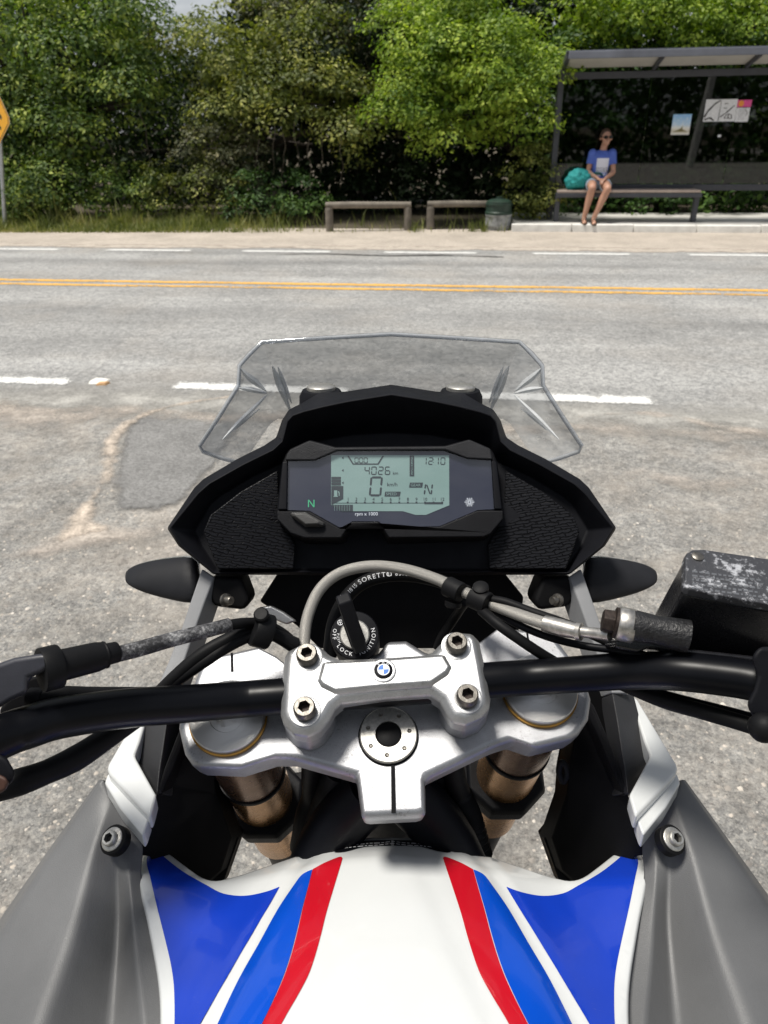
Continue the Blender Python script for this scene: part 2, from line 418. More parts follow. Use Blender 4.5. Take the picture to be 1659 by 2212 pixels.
# squashed white and orange road stud on the shoulder line
M_STUDW = pmat('stud_white', (.78, .76, .70), .6, var=.2); M_STUDO = pmat('stud_orange', (.55, .33, .16), .45)
sp = gz(215, 826, 0)
stud = empty('road_stud', sp, -PHI)
MB().loft([[(-.055, -.05, .0), (.05, -.045, .0), (.06, .05, .0), (-.05, .055, .0)], [(-.05, -.03, .018), (.045, -.025, .016), (.05, .04, .014), (-.042, .045, .018)]]).build('stud_body', M_STUDW, stud, bevel=.004)
MB().loft([[(.01, -.075, .0), (.075, -.06, .0), (.08, -.005, .0), (.02, -.03, .0)], [(.015, -.068, .014), (.07, -.055, .018), (.072, -.012, .014), (.025, -.036, .02)]]).build('reflector', M_STUDO, stud, bevel=.002)
tag(stud, 'squashed white and orange road stud lying in a gap of the near white dashes', 'road stud')

# loose chippings on the shoulder (uncountable)
def gravel():
    rng = np.random.default_rng(3); N = 42000
    s = np.concatenate([rng.uniform(-1.9, -.12, N//2), rng.uniform(.12, 1.9, N-N//2)]); t = rng.uniform(.12, 3.2, N)
    keep = rng.random(N) < np.clip(1.25-t*.33, .12, 1); s, t = s[keep], t[keep]; N = len(s)
    r = rng.gamma(1.6, .0013, N)+.0012; r = np.clip(r, .0014, .010)
    base = np.array([[1, 0, 0], [.2, .95, 0], [-.85, .5, 0], [-.6, -.8, 0], [.5, -.85, 0], [.2, .1, .75], [-.25, .2, .6]])
    fc = np.array([[0, 1, 5], [1, 6, 5], [1, 2, 6], [2, 3, 6], [3, 5, 6], [3, 4, 5], [4, 0, 5]])
    V = np.repeat(base[None], N, 0)*(1+rng.uniform(-.3, .3, (N, 7, 3)))
    a = rng.uniform(0, 6.28, N); c, q = np.cos(a)[:, None], np.sin(a)[:, None]
    X = V[:, :, 0]*c-V[:, :, 1]*q; Y = V[:, :, 0]*q+V[:, :, 1]*c
    V = np.stack([X, Y, V[:, :, 2]], 2)*r[:, None, None]
    px = s*math.cos(PHI)+t*math.sin(PHI); py = -s*math.sin(PHI)+t*math.cos(PHI)
    V[:, :, 0] += px[:, None]; V[:, :, 1] += py[:, None]; V[:, :, 2] += -.0045
    Fc = (fc[None]+(np.arange(N)*7)[:, None, None]).reshape(-1, 3)
    T = NT('chippings'); rnd = T.n('ShaderNodeNewGeometry').outputs['Random Per Island']
    T.bsdf(T.ramp(rnd, [(0, (.12, .115, .11)), (.3, (.24, .22, .2)), (.6, (.36, .33, .29)), (.9, (.48, .43, .37)), (1, (.62, .58, .52))]), .85)
    return raw('gravel', V.reshape(-1, 3), Fc, T.m)
def raw(name, V, Fc, mat, parent=None, nv=3):
    me = bpy.data.meshes.new(name); me.vertices.add(len(V)); me.vertices.foreach_set('co', np.asarray(V, np.float32).ravel())
    me.loops.add(Fc.size); me.loops.foreach_set('vertex_index', Fc.astype(np.int32).ravel()); me.polygons.add(len(Fc))
    me.polygons.foreach_set('loop_start', np.arange(0, Fc.size, nv, dtype=np.int32)); me.polygons.foreach_set('loop_total', np.full(len(Fc), nv, np.int32))
    me.update(calc_edges=True); me.materials.append(mat)
    o = bpy.data.objects.new(name, me); col.objects.link(o)
    if parent is not None: o.parent = parent
    return o
tag(gravel(), 'loose grey and tan chippings scattered over the shoulder', 'gravel', kind='stuff')

# ================================================================== BUS STOP
M_CONC = pmat('concrete', (.50, .49, .46), .85, var=.2, vs=3, bump=.4, bs=120, bd=.003)
M_KERBW = pmat('white_kerb_paint', (.74, .73, .69), .8, var=.16, vs=6, bump=.3, bs=90, bd=.003)
M_STEEL = pmat('charcoal_steel', (.052, .055, .066), .48, var=.12, vs=6)
M_ROOFE = pmat('roof_edge_grey', (.16, .17, .20), .5, var=.25, vs=2)
M_ROOFU = pmat('roof_underside', (.44, .435, .41), .6, var=.1, vs=3)
M_BENCH = pmat('bench_board', (.42, .34, .29), .6, var=.15, vs=8)
PZ = .10
plat = tag(MB().loft([[W(.36, 12.44, -.01), W(9, 12.44, -.01), W(9, 14.2, -.01), W(.36, 14.2, -.01)], [W(.36, 12.44, PZ-.004), W(9, 12.44, PZ-.004), W(9, 14.2, PZ-.004), W(.36, 14.2, PZ-.004)]]).build('bus_stop_platform', M_CONC), kind='structure')
random.seed(2)
for k in range(9):          # kerb stones, each its own block
    s0 = .33+k*.92; s1 = s0+.905; h = PZ+random.uniform(-.004, .006)
    MB().loft([[W(s0, 12.30, -.01), W(s1, 12.30, -.01), W(s1, 12.437, -.01), W(s0, 12.437, -.01)], [W(s0, 12.305, h), W(s1, 12.305, h), W(s1, 12.437, h), W(s0, 12.437, h)]]).build('kerb_stone', M_KERBW, plat, bevel=.008)
def m_glass():
    T = NT('tinted_glass')
    fr = sheet_fresnel(T)
    tr = T.n('ShaderNodeBsdfTransparent', {'Color': (.24, .27, .26, 1)}); gl = T.n('ShaderNodeBsdfGlossy', {'Color': (1, 1, 1, 1), 'Roughness': .02})
    mx = T.n('ShaderNodeMixShader', {0: T.math('MULTIPLY', fr, 1.0)}); T.l(tr.outputs[0], mx.inputs[1]); T.l(gl.outputs[0], mx.inputs[2]); T.l(mx.outputs[0], T.out.inputs[0])
    return T.m
M_PANE = m_glass()
BT = 13.12                                    # plane of the back glass
shel = empty('bus_shelter', W(2.9, 12.9, PZ), -PHI)
shel_inv = shel.matrix_basis.inverted()
def bar(name, a, b, w, h, mat, up=(0, 0, 1), bevel=.006):
    """rectangular section from a to b (world)"""
    a, b = Vector(a), Vector(b); d = (b-a).normalized(); up = Vector(up); s = d.cross(up).normalized(); up = s.cross(d)
    L = []
    for p in (a, b): L.append([shel_inv @ (p+s*w/2*i+up*h/2*j) for i, j in ((-1, -1), (1, -1), (1, 1), (-1, 1))])
    return MB().loft(L).build(name, mat, shel, bevel=bevel)
sp0 = ST(atT(1186, 470, BT))[0]                # left rear post
ZB = atT(1205, 165, BT).z
sR = sp0+5.2
bar('post', W(sp0, BT, PZ), W(sp0, BT, ZB+.08), .085, .085, M_STEEL, (0, 1, 0))
bar('post', W(sR, BT, PZ), W(sR, BT, ZB+.08), .085, .085, M_STEEL, (0, 1, 0))
zr0 = atT(1218, 122, 12.5).z
bar('top_beam', W(sp0-.04, BT, ZB), W(sR+.04, BT, ZB+.02), .08, .09, M_STEEL)
bar('bottom_rail', W(sp0+.05, BT, .53+PZ-.06), W(sR, BT, .53+PZ-.06), .05, .09, M_STEEL)
# roof: edge beams, cross ribs and pale panels between them
zf, zb = zr0, ZB+.09
bar('roof_edge', W(sp0+.03, 12.46, zf+.01), W(sR+.1, 12.46, zf+.01), .06, .09, M_ROOFE)
bar('roof_edge', W(sp0+.03, 12.49, zf+.015), W(sp0+.03, BT+.05, zb+.02), .06, .08, M_STEEL)
ribs = [sp0+.03+i*1.30 for i in range(5)]
for sx in ribs[1:]:
    bar('roof_rib', W(sx, 12.50, zf-.02), W(sx, BT, zb-.012), .05, .06, M_STEEL)
for i in range(4):
    a, b = ribs[i]+.032, ribs[i+1]-.028
    L = [W(a, 12.495, zf+.005), W(b, 12.495, zf+.005), W(b, BT-.04, zb+.012), W(a, BT-.04, zb+.012)]
    MB().prism([shel_inv @ p for p in L], (0, 0, .02)).build('roof_panel', M_ROOFU, shel)
top = [W(sp0, 12.46, zf+.058), W(sR+.1, 12.46, zf+.058), W(sR+.1, BT+.1, zb+.065), W(sp0, BT+.1, zb+.065)]
MB().prism([shel_inv @ p for p in top], (0, 0, .012)).build('roof_sheet', M_ROOFE, shel)
gz0, gz1 = .53+PZ-.005, ZB-.03
pj = [sp0+.06, ST(atT(1395, 300, BT))[0], ST(atT(1515, 300, BT))[0], ST(atT(1662, 300, BT))[0]+.02, sR-.05]
pj = [sp0+.05]+[sp0+.05+(sR-sp0-.1)*i/4 for i in range(1, 5)]
for i in range(4):
    a, b = pj[i]+.004, pj[i+1]-.004
    L = [W(a, BT-.004, gz0), W(b, BT-.004, gz0), W(b, BT-.004, gz1), W(a, BT-.004, gz1)]
    MB().prism([shel_inv @ p for p in L], (0, .008, 0)).build('glass_pane', M_PANE, shel)
# bench inside the shelter
sb0 = ST(atT(1197, 440, 12.86))[0]; sb1 = ST(atT(1506, 440, 12.86))[0]
BZ = PZ+.46
for j, tt in enumerate((12.72, 12.86, 13.0)):
    bar('bench_board', W(sb0+.02, tt, BZ-.018), W(sb1-.02, tt, BZ-.018), .125, .034, M_BENCH)
bar('bench_beam', W(sb0, 12.67, BZ-.07), W(sb1, 12.67, BZ-.07), .05, .06, M_STEEL)
for sx in (sb0+.04, sb1-.04):
    bar('bench_leg', W(sx, 12.80, PZ), W(sx, 12.80, BZ-.04), .075, .075, M_STEEL, (0, 1, 0))
tag(shel, 'charcoal steel bus shelter with glass back wall and flat roof across the road', 'bus shelter')

# notices stuck to the shelter glass
def flat(name, c, w, h, mat, parent=None, d=.003):
    """thin upright card facing the road, c = centre (s, t, z)"""
    s, t, z = c; vs = [W(s-w/2, t, z-h/2), W(s+w/2, t, z-h/2), W(s+w/2, t, z+h/2), W(s-w/2, t, z+h/2)]
    return MB().prism(vs, W(0, d, 0)-W(0, 0, 0)).build(name, mat, parent)
def m_sky_poster():
    T = NT('poster_sky'); co = T.coord('Generated'); z = T.n('ShaderNodeSeparateXYZ', {0: co}).outputs[2]
    base = T.ramp(z, [(.0, (.75, .73, .68)), (.2, (.62, .58, .44)), (.34, (.80, .80, .75)), (.5, (.50, .68, .86)), (1, (.24, .50, .82))])
    cl = T.ramp(T.noise(co, 6, 5), [(.5, 0.0), (.7, .6)])
    T.bsdf(T.mix(cl, base, (.85, .86, .88)), .5); return T.m
M_PWHITE = pmat('paper_white', (.74, .75, .77), .7); M_INK = pmat('paper_ink', (.07, .07, .07), .7); M_MAG = pmat('paper_magenta', (.72, .09, .30), .6); M_ORNG = pmat('paper_orange', (.80, .30, .05), .6)
M_GREYP = pmat('paper_grey', (.42, .42, .43), .7)
PT = BT-.012
def pl_uv(u0, v0, u1, v1):
    a = atT(u0, v0, PT); b = atT(u1, v1, PT); sa, sb = ST(a)[0], ST(b)[0]; return ((sa+sb)/2, PT, (a.z+b.z)/2), abs(sb-sa), abs(a.z-b.z)
c, w, h = pl_uv(1455, 247, 1488, 291)
po = flat('poster', c, w, h, m_sky_poster()); tag(po, 'blue and sand coloured poster stuck low on the shelter glass', 'poster')
mb = MB()
for x0, z0, x1, z1 in ((-.42, -.36, 0, -.2), (.42, -.36, 0, -.2), (-.1, -.3, .1, -.05)):
    mb.add([W(c[0]+x0*w, PT-.003, c[2]+z0*h), W(c[0]+x1*w, PT-.003, c[2]+z0*h), W(c[0]+x1*w, PT-.003, c[2]+z1*h)], [(0, 1, 2)])
mb.build('poster_print', pmat('poster_olive', (.28, .24, .11), .6), po)
c, w, h = pl_uv(1526, 215, 1586, 262)
po = flat('poster', c, w, h, M_PWHITE); tag(po, 'white notice with black strokes stuck high on the shelter glass', 'poster')
mb = MB()
def stroke(mb, c, w, h, pts, th, t):
    for (x0, z0), (x1, z1) in zip(pts, pts[1:]):
        d = Vector((x1-x0, z1-z0)); d.normalize(); n = Vector((-d.y, d.x))*th
        q = [(x0+n.x, z0+n.y), (x0-n.x, z0-n.y), (x1-n.x*.6, z1-n.y*.6), (x1+n.x*.6, z1+n.y*.6)]
        mb.add([W(c[0]+a*w, t, c[2]+b*h) for a, b in q], [(0, 1, 2, 3)])
for pts, th in (([(-.48, -.3), (-.38, .0), (-.2, .3), (-.05, .45)], .035), ([(-.42, -.1), (-.3, .15), (-.12, .4)], .02), ([(-.02, -.46), (-.02, .46)], .012), ([(.02, -.3), (.2, -.1), (.42, .22)], .025), ([(-.46, -.42), (-.3, -.32), (-.16, -.46)], .04),
                ([(.1, .3), (.22, .31)], .02), ([(.1, .1), (.2, .1)], .02), ([(.16, -.36), (.2, -.2), (.28, -.16), (.36, -.2), (.4, -.36), (.16, -.36)], .018), ([(.28, -.36), (.28, -.18)], .02)):
    stroke(mb, c, w, h, pts, th, PT-.003)
mb.build('poster_print', M_INK, po)
c, w, h = pl_uv(1594, 216, 1622, 231)
po = flat('sticker', c, w, h, M_MAG); tag(po, 'small magenta sticker with an orange disc on the shelter glass', 'sticker')
mb = MB(); cc = (c[0]-w*.22, c[2])
mb.add([W(cc[0]+math.cos(a)*w*.2, PT-.003, cc[1]+math.sin(a)*w*.2) for a in np.linspace(0, 2*math.pi, 16, endpoint=False)], [tuple(range(16))]); mb.build('sticker_disc', M_ORNG, po)
c, w, h = pl_uv(1592, 233, 1615, 263)
po = flat('poster', c, w, h, M_PWHITE); tag(po, 'narrow white note right below the magenta sticker', 'poster')
mb = MB()
for k in range(6): stroke(mb, c, w, h, [(-.3, .35-k*.13), (.1+.05*(k % 3), .35-k*.13)], .02, PT-.003)
stroke(mb, c, w, h, [(.1, .4), (.35, .15), (.25, -.1)], .06, PT-.003)
mb.build('poster_print', M_GREYP, po)
c, w, h = pl_uv(1551, 291, 1557, 296)
po = flat('sticker', c, w, h, M_PWHITE); tag(po, 'tiny round white sticker low on the shelter glass', 'sticker')

# ================================================================== BARRIERS, BIN, SIGN
M_WOOD = pmat('weathered_wood', (.17, .148, .12), .8, var=.3, vs=9, bump=.5, bs=60, bd=.004)
def barrier(name, s0, s1, t0, t1, h, lab):
    o = empty(name, W((s0+s1)/2, (t0+t1)/2, 0), -PHI); inv = o.matrix_basis.inverted()
    for s, t in ((s0, t0), (s1, t1)):
        MB().lathe([(.062, -.05), (.06, .3), (.057, h-.02), (.05, h)], inv @ W(s, t, 0), (0, 0, 1), 12).build('post', M_WOOD, o, smooth=40)
    a = inv @ W(s0-.05, t0, h+.03); b = inv @ W(s1+.05, t1, h+.025)
    MB().tube([a, lerp(a, b, .33)+Vector((0, 0, .004)), lerp(a, b, .66), b], [.048, .051, .049, .047], 12).build('rail', M_WOOD, o, smooth=40)
    tag(o, lab, 'barrier', 'low wooden barriers by the bus stop')
b0 = ST(gz(711, 500, 0)); b1 = ST(gz(880, 498, 0))
barrier('wooden_barrier', b0[0], b1[0], b0[1]+.05, b1[1]+.05, .35, 'low log barrier standing clear, left of the pair by the bus stop')
b0 = ST(gz(928, 497, 0)); b1 = ST(gz(1090, 497, 0))
barrier('wooden_barrier', b0[0], b1[0], b0[1]+.12, b1[1]+.25, .34, 'low log barrier half hidden by the green bin')
# bin: ribbed drum, dark green above, dusty grey below
bp = ST(gz(1075, 499, 0)); binn = empty('litter_bin', W(bp[0], bp[1]+.22, 0))
M_BING = pmat('bin_green', (.022, .048, .034), .45, var=.3, vs=9); M_BINW = pmat('bin_dusty', (.30, .31, .31), .7, var=.5, vs=14)
MB().lathe([(.185, 0), (.19, .05), (.2, .06), (.2, .20), (.21, .21), (.21, .225)], (0, 0, 0), (0, 0, 1), 28).build('lower_drum', M_BINW, binn, smooth=30)
MB().lathe([(.2, .2255), (.212, .23), (.212, .26), (.2, .27), (.2, .36), (.21, .365), (.21, .385), (.195, .392)], (0, 0, 0), (0, 0, 1), 28).build('upper_drum', M_BING, binn, smooth=30)
MB().lathe([(.2, .3925), (.2, .41), (.14, .44), (.05, .455), (.05, .475), (.02, .48)], (0, 0, 0), (0, 0, 1), 28).build('lid', M_BING, binn, smooth=30)
tag(binn, 'dark green drum bin with dusty grey base beside the bus platform', 'bin')
# warning sign at the left edge
M_SIGNY = pmat('sign_yellow', (.76, .37, .02), .4, var=.08); M_SIGNB = pmat('sign_black', (.02, .02, .02), .5); M_GALV = pmat('galvanised', (.46, .48, .5), .4, metal=.6, var=.15, vs=15)
sg = ST(gz(11, 493, 0)); sT = sg[1]
sc_ = atT(-3, 252, sT); sgn = empty('warning_sign', W(sg[0], sT, 0), -PHI); inv = sgn.matrix_basis.inverted()
a = inv @ W(sg[0], sT, -.02); b = inv @ Vector(sc_)
pd = (b-a).normalized(); MB().tube([a, b+pd*.30], .034, 14).build('pole', M_GALV, sgn, smooth=40)
R = .40; sf = Matrix.Rotation(math.radians(-30), 3, 'Z')
su_ = pd; sr_ = (sf @ Vector((1, 0, 0))); sr_ = (sr_-su_*sr_.dot(su_)).normalized(); sn_ = sr_.cross(su_)
if sn_.y > 0: sn_ = -sn_
def sq(x, z, y): return b+sr_*x+su_*z+sn_*y
def diamond(r, y, cut=.12):
    q = []
    for k in range(4):
        an = math.pi/2*k
        for da in (-cut, cut): q.append(sq(math.cos(an+da)*r, math.sin(an+da)*r, y))
    return q
MB().prism(diamond(R, .037), sn_*.003).build('sign_plate', M_GALV, sgn)
MB().prism(diamond(R*.985, .0405), sn_*.001).build('sign_face', M_SIGNY, sgn)
mb = MB(); o_, i_ = diamond(R*.93, .0425), diamond(R*.885, .0425); n = len(o_)
mb.add(o_+i_, [(k, (k+1) % n, (k+1) % n+n, k+n) for k in range(n)])
def sbar(x0, z0, x1, z1, th):
    d = Vector((x1-x0, z1-z0)).normalized(); nn = Vector((-d.y, d.x))*th
    mb.add([sq(x0+nn.x, z0+nn.y, .0425), sq(x0-nn.x, z0-nn.y, .0425), sq(x1-nn.x, z1-nn.y, .0425), sq(x1+nn.x, z1+nn.y, .0425)], [(0, 1, 2, 3)])
sbar(-.2*R, .42*R, .42*R, -.02*R, .07*R); sbar(-.3*R, -.05*R, .34*R, -.40*R, .06*R); sbar(-.45*R, .0*R, -.1*R, .5*R, .05*R)
mb.build('sign_print', M_SIGNB, sgn, recalc=False)
tag(sgn, 'yellow diamond warning sign on a leaning grey pole at the left edge', 'road sign')
# ================================================================== TREES AND UNDERGROWTH
def m_leaf(name, c_dark, c_mid, c_lite, trans=.35, scale=1.2):
    T = NT(name); co = T.coord('Object')
    rnd = T.n('ShaderNodeNewGeometry').outputs['Random Per Island']
    k = T.math('ADD', T.math('MULTIPLY', rnd, .45), T.math('MULTIPLY', T.ramp(T.noise(co, scale*1.6, 3), [(.3, 0.0), (.7, 1.0)]), .55))
    colr = T.ramp(k, [(.2, c_dark), (.55, c_mid), (.9, c_lite)])
    df = T.n('ShaderNodeBsdfPrincipled', {'Base Color': colr, 'Roughness': .55, 'Specular IOR Level': .3})
    tl = T.n('ShaderNodeBsdfTranslucent', {'Color': T.mix(1.0, colr, (1.35, 1.5, .5), 'MULTIPLY')})
    mx = T.n('ShaderNodeMixShader', {0: trans}); T.l(df.outputs[0], mx.inputs[1]); T.l(tl.outputs[0], mx.inputs[2]); T.l(mx.outputs[0], T.out.inputs[0])
    return T.m
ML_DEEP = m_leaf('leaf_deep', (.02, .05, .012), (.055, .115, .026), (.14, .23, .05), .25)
ML_VINE = m_leaf('leaf_vine', (.03, .068, .016), (.115, .18, .038), (.46, .52, .11), .30)
ML_OLIVE = m_leaf('leaf_olive', (.045, .066, .014), (.15, .178, .042), (.46, .45, .12), .30)
ML_LIME = m_leaf('leaf_lime', (.06, .12, .014), (.21, .305, .036), (.52, .61, .10), .34)
ML_GREY = m_leaf('leaf_grey', (.05, .06, .034), (.14, .15, .08), (.32, .29, .16), .25)
ML_DARK = m_leaf('leaf_painted_shade', (.008, .018, .006), (.018, .036, .011), (.034, .06, .018), .2)  # shade of the hollow and the wood put into the leaf colour
M_BARK = pmat('bark', (.045, .036, .028), .9, var=.4, vs=8, bump=.8, bs=30, bd=.01)
def leaves_at(cen, nrm, size, rng, droop=.3, aspect=.55):
    """one folded rhombus (4 verts, 2 tris) for every leaf"""
    N = len(cen); n = nrm/np.linalg.norm(nrm, axis=1, keepdims=True)
    r = rng.normal(size=(N, 3)); r[:, 2] -= droop; t = r-n*(r*n).sum(1, keepdims=True); t /= np.linalg.norm(t, axis=1, keepdims=True)
    b = np.cross(n, t); L = size[:, None]*.5; w = L*aspect
    V = np.stack([cen-t*L, cen+b*w+n*L*.12, cen+t*L-n*L*.25, cen-b*w+n*L*.12], 1)
    i = np.arange(N)[:, None]*4
    F_ = np.concatenate([i+np.array([0, 1, 2]), i+np.array([0, 2, 3])], 0)
    return V.reshape(-1, 3), F_
def crown(blobs, dens, lsize, seed, clump=.28, fill=.25):
    """blobs: (centre xyz world, radii). Domed clumps of leaves sit on the shells of the blobs with gaps between them; thinner leaves fill the inside."""
    rng = np.random.default_rng(seed); C = []; Nn = []; Sz = []
    tow = np.array([-math.sin(PHI), -math.cos(PHI), 0])
    for c, r in blobs:
        c = np.array(c, float); r = np.array(r, float); area = (r[0]*r[1]+r[0]*r[2]+r[1]*r[2])/3*4*math.pi
        nc = max(6, int(area*.62/clump**2*.30)); d = rng.normal(size=(nc*4, 3)); d /= np.linalg.norm(d, axis=1, keepdims=True)
        keep = (d@tow > -.3) | (d[:, 2] > .35); d = d[keep][:int(nc*1.5)]
        cc = c+d*r*rng.uniform(.72, 1.10, (len(d), 1))
        for q, dd in zip(cc, d):
            rad = clump*rng.uniform(.45, 1.45); k = max(14, int(dens*(rad/clump)**2*rng.uniform(.8, 1.5)))
            g = rng.normal(size=(k, 3)); g[:, 2] = np.abs(g[:, 2])*1.1-.25; g += dd*.35; g /= np.linalg.norm(g, axis=1, keepdims=True)
            rr = rad*(.55+.45*rng.random((k, 1))**.6)*(1+.25*rng.normal(size=(k, 1))*.5)
            off = g*rr*np.array([1.12, 1.12, .78])
            C.append(q+off); Nn.append(g*.9+rng.normal(size=(k, 3))*.38+np.array([0, 0, .55])); Sz.append(lsize*rng.uniform(.55, 1.35, k))
        ki = int(area*dens*fill*1.2)
        g = rng.normal(size=(ki, 3)); g /= np.linalg.norm(g, axis=1, keepdims=True)
        C.append(c+g*r*(rng.random((ki, 1))**.5)*.72); Nn.append(g+rng.normal(size=(ki, 3))); Sz.append(lsize*1.6*rng.uniform(.7, 1.4, ki))
    C = np.concatenate(C); Nn = np.concatenate(Nn); Sz = np.concatenate(Sz)
    ok = C[:, 2] > .03
    return leaves_at(C[ok], Nn[ok], Sz[ok], rng)
def blobsW(bl):
    out = []
    for s, t, z, rs, rt, rz in bl: out.append((tuple(W(s, t, z)), (rs, rt, rz)))
    return out
def tree(name, label, cat, base, bl, mat, dens=70, ls=.075, seed=1, clump=.28, trunk=.12, group=None, lean=(0, 0), fill=.25):
    """base=(s,t); bl = crown blobs in road coordinates; trunk with limbs to each blob"""
    o = empty(name, W(base[0], base[1], 0)); off = Vector(o.location)
    B = blobsW(bl); V, F_ = crown(B, dens, ls, seed, clump, fill)
    V = V-np.array(off); raw('crown', V, F_, mat, o)
    rnd = random.Random(seed); mb = MB(); top = Vector((lean[0], lean[1], max(.5, max(b[0][2] for b in B)*.5)))
    if trunk:
        mb.tube([(0, 0, -.05), top*.35+Vector((rnd.uniform(-.08, .08), rnd.uniform(-.08, .08), 0)), top], [trunk*1.25, trunk, trunk*.75], 9, smoothn=3)
        for c, r in B:
            e = Vector(c)-off; st = top*rnd.uniform(.45, .95)
            mid = lerp(st, e, .5)+Vector((rnd.uniform(-.15, .15), rnd.uniform(-.15, .15), .12))
            mb.tube([st, mid, e], [trunk*.5, trunk*.33, trunk*.12], 6, smoothn=3)
            for k in range(4):
                q = e+Vector((rnd.uniform(-1, 1)*r[0], rnd.uniform(-1, 1)*r[1], rnd.uniform(-.6, .9)*r[2]))*.8
                mb.tube([mid, lerp(mid, q, .5)+Vector((0, 0, .08)), q], [trunk*.22, trunk*.14, trunk*.05], 5)
        mb.build('trunk', M_BARK, o, smooth=60)
    tag(o, label, cat, group); return o
def at(u, v, t):
    p = atT(u, v, t); s, tt = ST(p); return (s, t, p.z)
def B_(u, v, t, ru, rv, rt):
    """blob centred on the picture direction (u,v) at road distance t, radii in metres from its size there"""
    k = 1593/(t*1.0)*.93
    s, tt, z = at(u, v, t); return (s, t, z, ru/k, rt, rv/k)
# front row, each with its own habit
tree('vine_tree', 'broad tree draped in leafy creepers at the left end', 'tree', (at(120, 400, 14.6)[0], 14.6),
     [B_(60, 120, 14.2, 120, 120, .9), B_(250, 110, 14.0, 130, 110, .9), B_(285, 85, 14.4, 75, 60, .8), B_(40, 290, 13.7, 90, 90, .6), B_(180, 340, 13.7, 80, 80, .55), B_(20, 420, 13.4, 60, 60, .4), B_(110, 435, 13.3, 80, 50, .4), B_(-60, 200, 13.9, 100, 200, .7), B_(140, 230, 14.0, 100, 80, .6), B_(300, 190, 14.3, 70, 90, .5)],
     ML_VINE, 150, .078, 11, .44, .2)
tree('olive_tree', 'olive green tree with loose yellowish sprays left of the bright tree', 'tree', (at(560, 400, 14.9)[0], 14.9),
     [B_(560, 120, 14.3, 130, 90, .8), B_(690, 190, 14.0, 100, 80, .7), B_(470, 200, 14.2, 70, 110, .6), B_(600, 220, 13.9, 90, 60, .6), B_(760, 270, 14.0, 70, 60, .5), B_(500, 310, 13.8, 60, 60, .4), B_(640, 70, 14.8, 110, 70, .8)],
     ML_OLIVE, 130, .075, 23, .40, .13)
tree('grey_tree', 'grey green tree rising behind, topmost at the centre', 'tree', (at(790, 400, 16)[0], 16.2),
     [B_(790, 70, 15.6, 110, 130, .9), B_(700, 30, 15.9, 100, 60, .8), B_(870, 150, 15.4, 70, 90, .6), B_(940, 10, 16.0, 80, 60, .7), B_(620, 0, 16.4, 80, 60, .7), B_(840, 250, 15.4, 60, 60, .5)],
     ML_GREY, 100, .07, 31, .30, .14)
tree('lime_tree', 'bright lime green tree hanging over the dark thicket beside the shelter', 'tree', (at(1120, 440, 15.4)[0], 15.5),
     [B_(970, 90, 13.5, 95, 70, .7), B_(1000, 190, 13.35, 130, 80, .7), B_(950, 245, 13.3, 95, 60, .6), B_(1090, 210, 13.4, 85, 90, .6), B_(1040, 285, 13.35, 75, 50, .5), B_(910, 205, 13.4, 55, 50, .45), B_(1130, 160, 13.6, 60, 60, .5), B_(1010, 120, 13.7, 90, 60, .6), B_(1000, 60, 14.5, 140, 60, .8)],  # rearmost blob added as a roof of leaves over the dark hollow
     ML_LIME, 165, .068, 47, .36, .10)
tree('shelter_tree', 'fresh green tree spreading its crown above the shelter roof', 'tree', (at(1450, 400, 16)[0], 16.2),
     [B_(1280, 60, 15.2, 100, 50, .7), B_(1420, 40, 15.0, 110, 60, .7), B_(1560, 40, 15.2, 110, 60, .7), B_(1690, 40, 15.2, 100, 70, .7), B_(1320, 20, 15.6, 110, 50, .7), B_(1220, 110, 15.4, 60, 40, .5), B_(1650, 230, 15.2, 70, 90, .5), B_(1640, 330, 15.0, 50, 50, .4)],
     ML_LIME, 110, .075, 53, .32, .12)
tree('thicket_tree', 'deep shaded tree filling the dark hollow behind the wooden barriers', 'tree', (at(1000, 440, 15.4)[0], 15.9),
     [B_(850, 370, 15.3, 150, 130, .5), B_(1050, 400, 15.3, 150, 110, .5), B_(720, 380, 15.2, 130, 110, .5), B_(1150, 320, 15.4, 110, 130, .5), B_(1120, 60, 16.2, 110, 110, .6), B_(330, 330, 15.4, 110, 160, .5), B_(760, 130, 14.9, 130, 50, .7), B_(900, 30, 15.0, 150, 50, .7), B_(640, 200, 14.9, 120, 50, .6)],  # high blobs added as canopy to keep light out of the hollow
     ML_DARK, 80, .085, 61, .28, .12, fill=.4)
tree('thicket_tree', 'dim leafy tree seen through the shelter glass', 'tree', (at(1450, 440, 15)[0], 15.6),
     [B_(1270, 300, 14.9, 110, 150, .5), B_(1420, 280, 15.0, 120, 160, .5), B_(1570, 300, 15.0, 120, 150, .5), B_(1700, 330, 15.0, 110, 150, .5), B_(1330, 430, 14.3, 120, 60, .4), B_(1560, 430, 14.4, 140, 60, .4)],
     ML_DEEP, 60, .085, 67, .28, .12, fill=.4)
